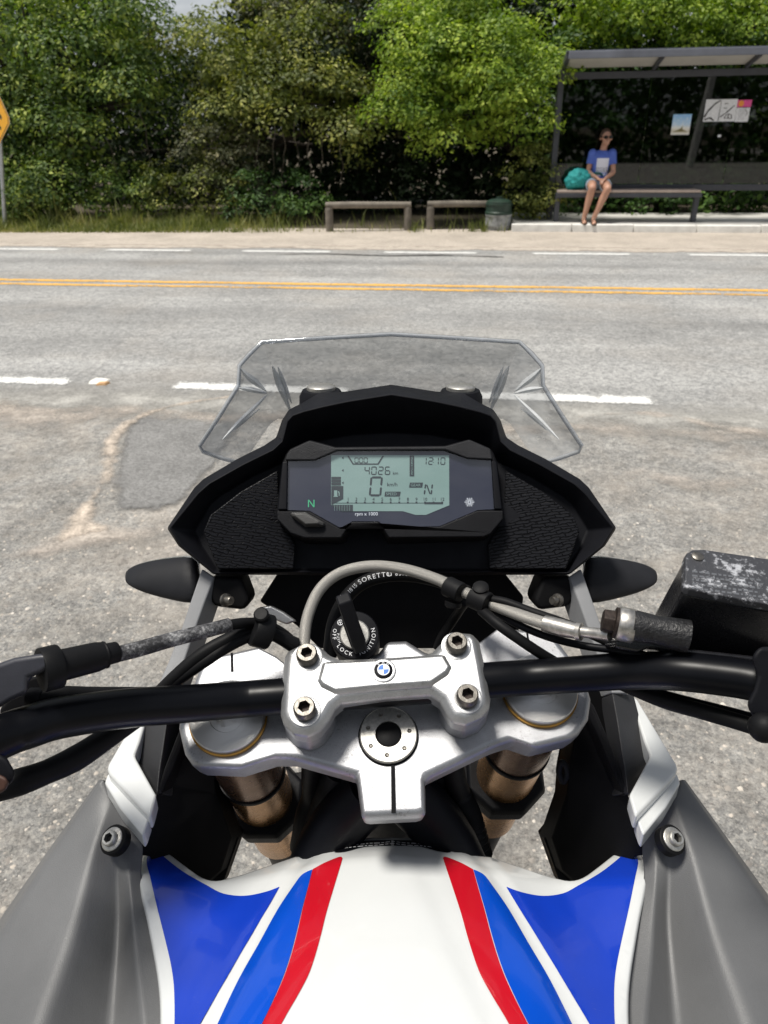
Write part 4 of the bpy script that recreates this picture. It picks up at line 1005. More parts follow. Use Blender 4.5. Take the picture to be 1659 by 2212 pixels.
# head tube and hoses behind it
MB().lathe([(.024, .03), (.03, .05), (.03, .30)], S0, -AX, 28).build('head_tube', M_BLKF, bike, smooth=40)
for s_ in (-1, 1):   # frame spars from the head tube
    MB().tube([S0-AX*.07+Vector((s_*.012, -.02, 0)), S0-AX*.12+Vector((s_*.045, -.05, 0)), S0-AX*.2+Vector((s_*.085, -.13, -.02))], [.021, .021, .022], 14, smoothn=4).build('frame_spar', M_BLKF, bike, smooth=50)

# ------------------------------------------------------------------ handlebar, its clamp, bolts and badge
HB = .043
bar_uv = [(-70, 1625, .352), (16, 1586, .370), (66, 1569, .378), (132, 1550, .390), (265, 1531, .412), (394, 1521, .432), (520, 1511, .448), (600, 1505, .455), (840, 1488, .457), (1062, 1469, .455), (1150, 1463, .45), (1242, 1457, .442), (1350, 1450, .431), (1458, 1450, .413), (1566, 1461, .402), (1640, 1474, .394), (1730, 1500, .380)]
dk = (su(840, 1488, .0235)-CAM).dot(ray(829.5, 1106))/.457
fw0 = ray(829.5, 1106)
def bar_d(u, v): return (su(u, v, .0235)-CAM).dot(fw0)
kL, kR = bar_d(520, 1511)/.448, bar_d(1150, 1463)/.450
bar_p = [P(u, v, bar_d(u, v) if 515 < u < 1155 else d*(kL if u < 800 else kR)) for u, v, d in bar_uv]
hbar = MB().tube(bar_p, .0111*dk, 28, smoothn=5).build('handlebar', M_BAR, bike, smooth=60)
ct = .038
clamp_z = [(150, 700), (170, 665), (250, 625), (330, 612), (375, 640), (440, 690), (500, 718), (760, 708), (1030, 690), (1085, 672), (1150, 605), (1190, 567), (1240, 545), (1340, 553), (1388, 602), (1418, 740), (1450, 920), (1460, 970), (1452, 1030), (1400, 1092), (1300, 1138), (1215, 1118), (1180, 1075), (1135, 990), (1075, 948), (800, 968), (515, 1000), (472, 1040), (440, 1100), (380, 1172), (300, 1212), (210, 1196), (142, 1130), (122, 1070), (130, 900), (140, 760)]
tp = [su(*z6(x, y), ct-.005) for x, y in clamp_z]
cc = sum(tp, Vector())/len(tp)
def shrink(pts, k, h): 
    out = []; n = len(pts)
    for i in range(n):
        t = (pts[(i+1) % n]-pts[i-1]).normalized(); nn = AX.cross(t)
        out.append(pts[i]+nn*k+AX*h)
    return out
sgn_ = 1 if (shrink(tp, .001, 0)[0]-cc).length < (tp[0]-cc).length else -1
clampo = MB().loft([shrink(tp, .001*sgn_, -.014), tp, shrink(tp, .0042*sgn_, .0045), shrink(tp, .0065*sgn_, .0052)]).build('handlebar_clamp', M_CAST2, bike, bevel=.0016, segs=3)
# raised centre bridge
br = [(362, 855), (392, 742), (420, 735), (700, 722), (860, 712), (1140, 690), (1165, 695), (1208, 770), (1185, 815), (1080, 884), (780, 905), (470, 935), (385, 892)]
bp = [su(*z6(x, y), ct) for x, y in br]
MB().loft([shrink(bp, -.001*sgn_, -.001), shrink(bp, .0003*sgn_, .0012), shrink(bp, .0022*sgn_, .0030)]).build('clamp_bridge', M_CAST2, clampo, bevel=.0013, segs=3)
# risers under the four lobes
for pts in (((150, 1090), (140, 1140), (215, 1215), (300, 1246), (390, 1205), (450, 1120), (470, 1050), (420, 960), (200, 960)), ((1130, 960), (1150, 1060), (1200, 1130), (1290, 1168), (1390, 1125), (1448, 1060), (1440, 940), (1250, 880)), ((170, 690), (260, 640), (340, 630), (430, 690), (420, 800), (180, 800)), ((1100, 700), (1200, 590), (1330, 575), (1380, 640), (1400, 760), (1130, 800))):
    q = [su(*z6(x, y), .016) for x, y in pts]; k = sum(q, Vector())/len(q)
    MB().loft([[p+(p-k)*.06-AX*.017 for p in q], [p-AX*.006 for p in q], [p+AX*.006 for p in q]]).build('riser', M_CAST, clampo, bevel=.003, segs=3)
# sunk washers and socket bolts
for x, y in ((295, 705), (280, 1045), (1240, 632), (1306, 965)):
    q = su(*z6(x, y), ct)
    MB().lathe([(.0100, -.002), (.0100, .0004), (.0086, .0009), (.0074, .0005)], q, AX, 28).build('bolt_seat', M_CAST2, clampo, smooth=50)
    socket_bolt('bolt', q+AX*.0003, AX, .0070, .0078, clampo, M_STL)
# round badge: black ring, four quarters, ring letters
q = su(*z6(778, 788), ct+.003)
MB().lathe([(.0082, -.0005), (.0080, .0007), (.0066, .0013), (.0060, .001)], q, AX, 40).build('badge_boss', M_CAST2, clampo, smooth=50)
badge = MB().lathe([(.0059, 0), (.0059, .0014), (.0054, .0018)], q, AX, 40).build('badge', M_BLKF, clampo, smooth=40)
def on_top(x, y): return q+e1b*x+e2b*y+AX*.00195
e1b = (su(900, 1444, ct)-su(760, 1454, ct)).normalized(); e2b = AX.cross(e1b)
M_BW = pmat('badge_white', (.75, .77, .80), .3); M_BB = pmat('badge_blue', (.02, .14, .50), .3)
mb = MB(); mb.loft([[on_top(math.cos(a)*r, math.sin(a)*r) for a in np.linspace(0, 2*math.pi, 40, endpoint=False)] for r in (.0040, .0034)], caps=(False, False))
for k in (0, 2):
    mb.add([on_top(0, 0)]+[on_top(math.cos(a)*.0034, math.sin(a)*.0034) for a in np.linspace(math.pi/2*k, math.pi/2*(k+1), 10)], [(0, i, i+1) for i in range(1, 10)])
for ch, an in (('B', 128), ('M', 90), ('W', 52)):
    v2, f2, w = text2d(ch, .0021); a = math.radians(an); o_ = (math.cos(a)*.00415, math.sin(a)*.00415); ra = a-math.pi/2
    mb.add([on_top(o_[0]+(x-w/2)*math.cos(ra)-y*math.sin(ra), o_[1]+(x-w/2)*math.sin(ra)+y*math.cos(ra)) for x, y in v2], f2)
mb.build('badge_white', M_BW, clampo, recalc=False)
mb = MB()
for k in (1, 3):
    mb.add([on_top(0, 0)]+[on_top(math.cos(a)*.0034, math.sin(a)*.0034) for a in np.linspace(math.pi/2*k, math.pi/2*(k+1), 10)], [(0, i, i+1) for i in range(1, 10)])
mb.build('badge_blue', M_BB, clampo, recalc=False)

# ------------------------------------------------------------------ ignition lock and key
z6p = lambda x, y, h: su(*z6(x, y), h)
ic = z6p(595, 560, .020)
IA = (AX*.85+Vector((0, -.45, .1))).normalized()
lockb = MB().lathe([(.0172, -.05), (.0172, -.002), (.0163, 0), (.0080, .0003)], ic, IA, 40).build('ignition_switch', M_BLKF, bike, smooth=35)
MB().lathe([(.0104, .0002), (.0104, .0018), (.0096, .0026), (.002, .0026)], ic, IA, 36).build('lock_barrel', M_STLD, lockb, smooth=35)
ie1 = Vector((1, 0, 0)); ie2 = IA.cross(ie1).normalized(); ie1 = ie2.cross(IA)
mb = MB()
def arc_text(mb, s, r, a0, size, step=None):
    """letters round the lock face, a0 degrees at the middle, tops pointing outwards or inwards"""
    ws = [text2d(c, size)[2]+size*.22 if c != ' ' else size*.5 for c in s]; tot = sum(ws); ang = math.radians(a0); a = ang-tot/2/r if size > 0 else ang
    for c, w in zip(s, ws):
        m = a+w/2/r; v2, f2, ww = text2d(c, size)
        o_ = ic+(ie1*math.cos(m)+ie2*math.sin(m))*r+IA*.0006; tx = -ie1*math.sin(m)+ie2*math.cos(m); ty = -(ie1*math.cos(m)+ie2*math.sin(m))
        mb.add([o_+tx*(x-ww/2)+ty*(y-size*.35) for x, y in v2], f2); a += w/r
arc_text(mb, 'IGNITION', .0132, -28, .0040); arc_text(mb, 'LOCK', .0134, -122, .0038); arc_text(mb, 'OFF', .0142, -182, .0036); arc_text(mb, 'PUSH', .0116, -168, .0024)
o_ = ic+(ie1*math.cos(math.radians(140))+ie2*math.sin(math.radians(140)))*.0134+IA*.0006
mb.loft([[o_+(ie1*math.cos(a)+ie2*math.sin(a))*r for a in np.linspace(0, 6.283, 20, endpoint=False)] for r in (.0020, .0016)], caps=(False, False))
for a in (.3, 1.87): mb.add([o_+(ie1*math.cos(a)+ie2*math.sin(a))*x+(ie1*-math.sin(a)+ie2*math.cos(a))*y for x, y in ((-.0017, -.0002), (.0017, -.0002), (.0017, .0002), (-.0017, .0002))], [(0, 1, 2, 3)])
mb.build('lock_lettering', M_PWHITE, lockb, recalc=False)
# key: folded black bow on a short shank (can be pulled out: its own thing)
key = empty('ignition_key'); key.matrix_world = bike.matrix_world.copy()
kx = (ie1*.35-ie2*.94).normalized(); ky = IA.cross(kx).normalized()
def kp(a, b, h): return ic+kx*a+ky*b+IA*h
prof = [(-.0105, .004), (.0135, .004), (.0145, .011), (.0135, .024), (.009, .034), (-.012, .054), (-.019, .051), (-.0135, .026)]
MB().loft([[kp(a, -.0046, h) for a, h in prof], [kp(a, .0046, h) for a, h in prof]]).build('bow', M_BLK, key, bevel=.0014, segs=3)
MB().loft([[kp(a, -.0054, h) for a, h in ((-.009, .006), (.009, .006), (.0095, .017), (-.010, .018))], [kp(a, .0054, h) for a, h in ((-.009, .006), (.009, .006), (.0095, .017), (-.010, .018))]]).build('bow_pad', M_BLK, key, bevel=.001)
MB().lathe([(.0030, .002), (.0030, .006)], ic, IA, 12).build('shank', M_STLD, key)
tag(key, 'black folding key standing in the ignition lock', 'key')

# ------------------------------------------------------------------ instrument cluster
z4 = lambda x, y: (584+x*.32, 929+y*.32)
z3 = lambda x, y: (331.8+x*.6, 696.8+y*.6)
KN = Vector((0, -math.cos(math.radians(38)), math.sin(math.radians(38))))
K0 = P(842, 1045, .585)
def kl(x, y, h): return at_plane(*z4(x, y), K0+KN*h, KN)
def kplate(name, pts, h, th, mat, parent, bevel=.001, segs=2):
    q = [kl(x, y, h) for x, y in pts]; return MB().loft([[p-KN*th for p in q], q]).build(name, mat, parent, bevel=bevel, segs=segs)
house = [(78, 205), (100, 150), (130, 122), (265, 60), (440, 108), (1180, 100), (1345, 55), (1490, 118), (1512, 150), (1535, 210), (1578, 540), (1578, 600), (1490, 705), (1440, 728), (790, 735), (735, 640), (545, 640), (485, 738), (230, 738), (130, 700), (38, 600), (38, 540)]
clus = kplate('instrument_cluster', house, .0, .035, M_GRAINY, bike, .003, 3)
kplate('bezel_top', [(100, 203), (112, 160), (132, 132), (265, 70), (440, 117), (1180, 109), (1345, 64), (1488, 127), (1500, 198), (1330, 190), (1180, 134), (450, 139), (300, 203)], .006, .006, M_BEZLIT, clus, .0012)
kplate('bezel_bottom', [(42, 546), (265, 548), (460, 658), (502, 658), (552, 618), (728, 618), (780, 658), (1140, 653), (1400, 543), (1574, 543), (1574, 600), (1488, 700), (1440, 722), (800, 728), (745, 640), (535, 640), (478, 730), (232, 730), (132, 694), (44, 602)], .006, .006, M_GRAINY, clus, .0012)
kplate('bezel_side', [(80, 214), (118, 212), (112, 538), (48, 538)], .0045, .0045, M_BLKF, clus, .001); kplate('bezel_side', [(1492, 208), (1530, 212), (1566, 535), (1512, 535)], .0045, .0045, M_BLKF, clus, .001)
T = NT('face_black'); T.bsdf((.012, .013, .030), .35); M_FACE = T.m
face_pts = [(120, 212), (300, 207), (452, 142), (1172, 142), (1330, 196), (1490, 207), (1510, 535), (1400, 540), (1140, 650), (780, 655), (730, 616), (552, 616), (502, 655), (462, 655), (265, 545), (116, 540)]
kplate('dial_face', face_pts, .0006, .0005, M_FACE, clus, None)
T = NT('lcd'); co = T.coord('Generated'); b_ = T.bsdf(T.ramp(T.noise(co, 1.5, 3), [(.3, (.185, .285, .255)), (.7, (.225, .325, .30))]), .45, **{'Emission Color': (.36, .56, .50, 1), 'Emission Strength': .07}); M_LCD = T.m
lcd = kplate('lcd', [(410, 170), (1207, 170), (1208, 508), (1050, 573), (980, 573), (895, 548), (480, 548), (410, 505)], .0011, .0004, M_LCD, clus, None)
T = NT('lcd_ink'); T.bsdf((.012, .02, .022), .5); M_LINK = T.m
T = NT('lcd_ink_light'); T.bsdf((.06, .09, .09), .5); M_LINK2 = T.m
T = NT('green_light'); T.bsdf((.02, .3, .12), .5, **{'Emission Color': (.10, .75, .38, 1), 'Emission Strength': .22}); M_GRN = T.m
T = NT('dial_white'); T.bsdf((.6, .62, .66), .5, **{'Emission Color': (.8, .82, .9, 1), 'Emission Strength': .25}); M_DWH = T.m
class Ink:
    def __init__(self, h=.0014): self.mb = MB(); self.h = h
    def poly(self, pts): self.mb.add([kl(x, y, self.h) for x, y in pts], [tuple(range(len(pts)))])
    def rect(self, x0, y0, x1, y1): self.poly([(x0, y0), (x1, y0), (x1, y1), (x0, y1)])
    def text(self, s, x, y, size, up=False):
        v2, f2, w = text2d(s, size); self.mb.add([kl(x+a, y-b, self.h) for a, b in v2], f2)
    def seg(self, ch, x, y, w, h, th, slant=0.0):
        on = {'0': 'abcdef', '1': 'bc', '2': 'abged', '4': 'fgbc', '6': 'afgedc', 'O': 'abcdef', 'D': 'abcdef', 'N': 'fe bc n'}[ch]
        def q(px, py): return (x+px+slant*(h-py), y+py)
        g = th*.22
        for s in on.replace(' ', ''):
            hz = {'a': 0, 'g': h/2, 'd': h}
            if s in hz:
                yy = hz[s]; yy = min(max(yy, th/2), h-th/2)
                self.poly([q(th*.5+g, yy), q(th*.95+g, yy-th/2), q(w-th*.95-g, yy-th/2), q(w-th*.5-g, yy), q(w-th*.95-g, yy+th/2), q(th*.95+g, yy+th/2)])
            elif s == 'n': self.poly([q(th*.9, h*.1), q(th*1.8, h*.1), q(w-th*.9, h*.9), q(w-th*1.8, h*.9)])
            else:
                xx = {'f': th/2, 'e': th/2, 'b': w-th/2, 'c': w-th/2}[s]; y0, y1 = ((0, h/2) if s in 'fb' else (h/2, h)); y0 += th*.5+g; y1 -= th*.5+g
                self.poly([q(xx, y0-th*.35), q(xx+th/2, y0+th*.2), q(xx+th/2, y1-th*.2), q(xx, y1+th*.35), q(xx-th/2, y1-th*.2), q(xx-th/2, y0+th*.2)])
I = Ink()
for k, ch in enumerate('ODO'): I.seg(ch, 568+k*31, 185, 27, 38, 4.5, .0)
I.poly([(518, 174), (530, 174), (562, 226), (724, 226), (756, 174), (768, 174), (730, 233), (556, 233)])
for k, ch in enumerate('4026'): I.seg(ch, 634+k*46, 246, 36, 56, 6, .04)
I.text('km', 826, 301, 30)
for k, (ch, x) in enumerate((('1', 1022), ('2', 1066), ('1', 1104), ('0', 1148))): I.seg(ch, x, 184, 32, 50, 5.5, .03)
I.rect(1098, 196, 1102, 201); I.rect(1097, 215, 1101, 220)
I.seg('0', 664, 313, 84, 134, 13, .09)
I.text('km/h', 786, 379, 36)
I.seg('N', 1034, 362, 56, 76, 10, .12)
for yy in (188, 272, 356): I.poly([(482, yy), (494, yy-9), (494, yy+9)])
for yy in (316, 336, 356): I.rect(412, yy, 476, yy+17)
I.poly([(412, 378), (492, 378), (492, 465), (412, 505)])
for k in range(12):
    x = 522+k*58; s_ = str(k+1); v2, f2, w = text2d(s_, 30); I.text(s_, x-w/2, 477, 30); I.rect(x-6, 483, x+6, 495)
I.rect(412, 491, 1166, 494); I.rect(1040, 487, 1166, 500)
I.poly([(414, 505), (557, 505), (557, 547), (480, 547)])
I.rect(940, 172, 971, 312); I.poly([(942, 355), (1030, 355), (1025, 388), (936, 388)]); I.poly([(775, 416), (880, 416), (874, 448), (770, 448)])
I.mb.build('lcd_print', M_LINK, clus, recalc=False)
J = Ink(.0017)
for k, ch in enumerate('SERVICE'): v2, f2, w = text2d(ch, 22); J.text(ch, 956-w/2, 196+k*17.5, 22)
J.text('GEAR', 947, 381, 27); J.text('SPEED', 780, 441, 27)
J.rect(430, 408, 452, 450); J.rect(426, 447, 456, 452); J.poly([(456, 415), (462, 412), (468, 425), (468, 445), (462, 445), (462, 428)])
for k in range(7): J.rect(432+k*17, 508, 434+k*17, 546)
J.mb.build('lcd_reverse_print', M_LCD, clus, recalc=False)
G = Ink(.0013); G.poly([(254, 471), (261, 471), (261, 521), (254, 521)]); G.poly([(291, 471), (298, 471), (298, 521), (291, 521)]); G.poly([(254, 471), (262, 471), (298, 521), (290, 521)])
G.mb.build('neutral_light', M_GRN, clus, recalc=False)
H = Ink(.0013); H.text('rpm x 1000', 570, 577, 33)
for a in range(6):
    an = math.pi/3*a
    for r in (10, 20, 29):
        x, y = 1344+math.cos(an)*r, 487+math.sin(an)*r; H.rect(x-3.4, y-3.4, x+3.4, y+3.4)
        x, y = 1344+math.cos(an+.52)*r*.9, 487+math.sin(an+.52)*r*.9; H.rect(x-2.6, y-2.6, x+2.6, y+2.6)
H.mb.build('dial_print', M_DWH, clus, recalc=False)
def m_lens(name, tint, ior=1.5, k=1.0):
    T = NT(name); fr = sheet_fresnel(T)
    tr = T.n('ShaderNodeBsdfTransparent', {'Color': tuple(tint)+(1,)}); gl = T.n('ShaderNodeBsdfGlossy', {'Roughness': .03})
    mx = T.n('ShaderNodeMixShader', {0: T.math('MULTIPLY', fr, k)}); T.l(tr.outputs[0], mx.inputs[1]); T.l(gl.outputs[0], mx.inputs[2]); T.l(mx.outputs[0], T.out.inputs[0]); return T.m
M_LENS = m_lens('display_lens', (.93, .95, .97), 1.5, 2.3)
mb = MB(); q = [kl(x, y, .0042) for x, y in face_pts]; mb.add(q, [tuple(range(len(q)))]); mb.build('lens', M_LENS, clus)
# rubber button
bq = [(134, 562), (240, 558), (372, 632), (366, 655), (242, 660), (142, 585)]
o_ = [kl(x, y, .006) for x, y in bq]; bc = sum(o_, Vector())/6
MB().loft([o_, [lerp(bc, p, .93)+KN*.004 for p in o_], [lerp(bc, p, .66)+KN*.0065 for p in o_]]).build('button', pmat('button_rubber', (.045, .044, .043), .5, bump=.4, bs=1500), clus, bevel=.0006)

# ------------------------------------------------------------------ cowl round the cluster
Iu = [(842, 852, .588), (752, 867, .588), (700, 878, .587), (655, 889, .586), (632, 897, .585), (621, 909, .585), (610, 953, .583), (590, 972, .581), (525, 1004, .576), (452, 1045, .570), (428, 1066, .568), (366, 1141, .563), (390, 1178, .565), (463, 1238, .572), (560, 1237, .585), (632, 1235, .592), (700, 1236, .597), (770, 1236, .6), (842, 1236, .6)]
Ou = [(842, 831, .628), (746, 846, .626), (690, 848, .624), (650, 872, .622), (624, 885, .618), (609, 908, .612), (597, 944, .606), (570, 962, .600), (512, 991, .592), (439, 1034, .582), (419, 1053, .578), (360, 1141, .571), (385, 1180, .574), (461, 1242, .580), (560, 1243, .592), (632, 1243, .60), (700, 1244, .604), (770, 1244, .607), (842, 1244, .607)]
Ru = [(842, 935, .625), (760, 940, .624), (705, 950, .623), (665, 960, .62), (648, 968, .617), (640, 975, .615), (630, 985, .612), (605, 1003, .606), (545, 1030, .598), (478, 1070, .59), (455, 1090, .588), (422, 1146, .583), (436, 1180, .583), (468, 1230, .583), (560, 1232, .592), (632, 1230, .598), (700, 1230, .603), (770, 1230, .605), (842, 1230, .606)]
def cowl_loops():
    def lp(us): 
        h = [P(*q) for q in us]
        h[0].x = 0; h[-1].x = 0
        return h+mirror(h[1:-1])[::-1]
    Iq, Oq, Rq = lp(Iu), lp(Ou), lp(Ru)
    N1 = [Vector((p.x*.985, p.y+.035, p.z-.022 if p.z > 1.17 else p.z-.004)) for p in Oq]
    N2 = [Vector((p.x*.90, p.y+.10, p.z-.07 if p.z > 1.17 else p.z-.02)) for p in Oq]
    N3 = [Vector((p.x*.62, p.y+.19, p.z-.13 if p.z > 1.17 else p.z-.04)) for p in Oq]
    return N3, N2, N1, Oq, Iq, Rq
N3, N2, N1, Oq, Iq, Rq = cowl_loops()
cw = MB().loft([N3, N2, N1, Oq, Iq, Rq]).build('instrument_cowl', M_BLK, bike, bevel=.0016, segs=2)
# two mounting humps with chrome screws at the base of the screen
def hump(side):
    c = L_(P(694, 845, .640), side); ax = Vector((0, .10, .99)).normalized()
    MB().lathe([(.020, -.02), (.019, -.004), (.0165, .0010), (.013, .0012)], c, ax, 28).build('screen_mount', M_BLK, cw, smooth=40)
    MB().lathe([(.0125, .0013), (.0125, .0040), (.0110, .0052), (.004, .0056)], c, ax, 28).build('screen_screw', M_STLD, cw, smooth=40)
both(hump)
# ribbed grain on the two side panels
def m_ribs():
    T = NT('ribbed_grain'); co = T.mapping(T.coord('UV'), scale=(1, 1, 1))
    br_ = T.n('ShaderNodeTexBrick', {'Vector': T.n('ShaderNodeVectorMath', {0: co, 1: T.n('ShaderNodeVectorMath', {0: T.n('ShaderNodeTexNoise', {'Vector': co, 'Scale': 16.0, 'Detail': 2}).outputs['Color'], 1: (.045, .045, 0)}, operation='MULTIPLY').outputs[0]}, operation='ADD').outputs[0],
                                     'Color1': (1, 1, 1, 1), 'Color2': (.75, .75, .75, 1), 'Mortar': (0, 0, 0, 1), 'Scale': 11.0, 'Mortar Size': .055, 'Mortar Smooth': .6, 'Brick Width': .95, 'Row Height': .25})
    T.bsdf(T.mix(br_.outputs['Fac'], (.011, .0115, .014), (.003, .003, .004)), .40, 0, T.bump(br_.outputs['Color'], 1.0, .004), **SPL); return T.m
M_RIBS = m_ribs()
def side_panel_ribs(side):
    pl = [(440, 1148), (455, 1112), (520, 1062), (600, 1016), (603, 1111), (638, 1177), (634, 1229), (470, 1229)]
    dd = [.577, .579, .585, .592, .597, .595, .592, .577]
    q = [L_(P(u, v, d-.005), side) for (u, v), d in zip(pl, dd)]
    n_ = (q[2]-q[7]).cross(q[6]-q[7]).normalized(); n_ = n_ if n_.y < 0 else -n_
    o = MB().loft([[p-n_*.006 for p in q], q]).build('ribbed_panel', M_RIBS, cw, bevel=.0012)
    uvl = o.data.uv_layers.new(name='UV'); a_ = math.radians(24)*side
    for lp in o.data.loops:
        p = o.data.vertices[lp.vertex_index].co; x, y = p.x*side, (p.z-1.15)*1.5; uvl.data[lp.index].uv = ((x*math.cos(a_*side)+y*math.sin(a_*side))*8, (-x*math.sin(a_*side)+y*math.cos(a_*side))*8)
both(side_panel_ribs)
# black plate standing in for the dark void below the cluster, brackets with bolts
sh_ = [(600, 1238), (1090, 1238), (1132, 1290), (1120, 1372), (1000, 1402), (690, 1402), (640, 1352), (560, 1300)]
MB().prism([P(u, v, .635) for u, v in sh_], (0, .01, -.004)).build('void_plate', M_DARKIN, bike, bevel=.002)
def bracket(side):
    q = [(455, 1245), (520, 1248), (540, 1300), (528, 1320), (462, 1312), (445, 1290)]
    MB().prism([L_(P(u, v, .585), side) for u, v in q], (0, .03, -.012)).build('mount_bracket', M_DARKIN, bike, bevel=.004)
    c = L_(P(493, 1297, .575), side); ax = Vector((side*-.75, -.55, .3)).normalized()
    o = MB().lathe([(.0052, -.004), (.0052, -.002), (.0034, -.0015), (.0034, .003), (.0028, .004)], c, ax, 20).build('bracket_bolt', M_STL, bike, smooth=35)
both(bracket)

# ------------------------------------------------------------------ windscreen
A_ = [(842, 722, .664), (842, 770, .686), (842, 830, .714), (842, 905, .748)]
B1 = [(705, 730, .662), (705, 776, .683), (705, 832, .710), (705, 905, .742)]
C1 = [(566, 739, .655), (585, 790, .674), (606, 840, .697), (634, 905, .726)]
D1 = [(540, 764, .653), (562, 800, .668), (588, 843, .686), (618, 905, .716)]
E1 = [(517, 790, .650), (528, 815, .663), (570, 846, .678), (600, 905, .706)]
F1 = [(515, 833, .651), (520, 842, .661), (548, 862, .674), (585, 915, .698)]
G1 = [(473, 900, .655), (487, 905, .663), (515, 925, .673), (560, 950, .690)]
H1 = [(431, 963, .658), (438, 976, .662), (478, 990, .668), (525, 1002, .680)]
cols = [A_, B1, C1, D1, E1, F1, G1, H1]
def m_screen(name, tint, dif, k=1.0):
    T = NT(name); fr = sheet_fresnel(T)
    tr = T.n('ShaderNodeBsdfTransparent', {'Color': tuple(tint)+(1,)}); gl = T.n('ShaderNodeBsdfGlossy', {'Roughness': .06})
    df = T.n('ShaderNodeBsdfDiffuse', {'Color': (.75, .77, .78, 1)}); co = T.coord()
    hz = T.math('MULTIPLY', T.ramp(T.noise(T.mapping(co, scale=(1, 1, 3)), 40, 5, .7), [(.30, .45), (.8, 1.0)]), dif)  # white diffuse veil mixed in for haze and glare on the sheet
    m0 = T.n('ShaderNodeMixShader', {0: hz}); T.l(tr.outputs[0], m0.inputs[1]); T.l(df.outputs[0], m0.inputs[2])
    mx = T.n('ShaderNodeMixShader', {0: T.math('MULTIPLY', fr, k)}); T.l(m0.outputs[0], mx.inputs[1]); T.l(gl.outputs[0], mx.inputs[2]); T.l(mx.outputs[0], T.out.inputs[0]); return T.m
M_SCREEN = m_screen('hazed_screen', (.94, .95, .96), .62, 2.2); M_SEDGE = m_screen('screen_edge', (.66, .69, .74), .45, 2.0); M_SGLINT = m_screen('screen_fold_glint', (.96, .97, .98), .80, .6)
half = [[P(*q) for q in c] for c in cols]
for p in half[0]: p.x = 0
full = [mirror(c) for c in half[1:]][::-1]+half
ws = MB().loft(full, closed=False, caps=(False, False)).build('windscreen', M_SCREEN, bike, smooth=28)
ed = [c[0] for c in full]; ed = [full[0][2], full[0][1]]+ed+[full[-1][1], full[-1][2], full[-1][3]]; ed = [full[0][3]]+ed
MB().tube(ed, .0020, 8).build('screen_edge', M_SEDGE, ws, smooth=50)
def fold_glints(side):
    # highlights on the pressed folds, put in as white ridged ribbons off the sheet
    for k, (pts, r) in enumerate((([(519, 795, .6485), (535, 812, .656), (555, 828, .665), (576, 846, .674)], .0030), ([(516, 838, .6495), (545, 842, .662), (577, 850, .674)], .0024), ([(578, 852, .674), (548, 882, .670), (515, 914, .665), (480, 950, .658)], .0022), ([(588, 790, .668), (600, 820, .680), (612, 850, .69), (628, 890, .705)], .0034), ([(600, 792, .671), (614, 830, .684), (630, 872, .70)], .0020), ([(562, 882, .675), (530, 907, .670), (505, 930, .666)], .0016))):
        q = [L_(P(*a), side) for a in pts]; q = catmull(q, 4); vs = []; n = len(q)
        for i, p in enumerate(q):
            t = (q[min(i+1, n-1)]-q[max(i-1, 0)]).normalized(); vw = (CAM-p).normalized(); w = t.cross(vw).normalized(); rr = r*math.sin(math.pi*(i+.35)/(n-.3))
            vs.append([p+w*rr, p+vw*rr*.8, p-w*rr, p-vw*rr*.2])
        MB().loft(vs).build('screen_fold_glint', M_SGLINT, ws, smooth=60)
both(fold_glints)

# ------------------------------------------------------------------ turn signals
M_SIG = pmat('signal_grey_black', (.016, .0165, .019), .5, var=.15, vs=40, bump=.1, bs=1500, **SPL)
def signal(side):
    # body: a flattened tear drop reaching outwards; lens strip on the far (front) rim
    secs = [(432, 1204, 1307, .60, .012), (400, 1201, 1303, .605, .013), (355, 1206, 1293, .61, .0125), (315, 1213, 1282, .614, .0115), (287, 1222, 1270, .617, .009), (270, 1234, 1258, .618, .005)]
    loops = []; lens = []
    for u, v0, v1, d, th in secs:
        a, b_ = P(u, v0, d), P(u, v1, d-.012); c = lerp(a, b_, .5); up = (a-b_)*.5; fw = Vector((0, .9, -.42)).normalized()*th
        loops.append([L_(c+up*math.cos(t)*(1 if math.cos(t) > 0 else 1)+fw*math.sin(t)*(1.0 if math.sin(t) > 0 else .75), side) for t in np.linspace(0, 2*math.pi, 20, endpoint=False)])
        lens.append([L_(c+up*(math.cos(t)*1.0+.035)+fw*(math.sin(t)*1.0+.35), side) for t in np.linspace(0, 2*math.pi, 20, endpoint=False)])
    o = MB().loft(loops).build('turn_signal', M_SIG, bike, subsurf=1, smooth=180)
    MB().loft(lens).build('signal_lens', m_screen('signal_lens', (.75, .78, .82), .35, 1.5) if side == -1 else bpy.data.materials['signal_lens'], o, subsurf=1, smooth=180)
both(signal)

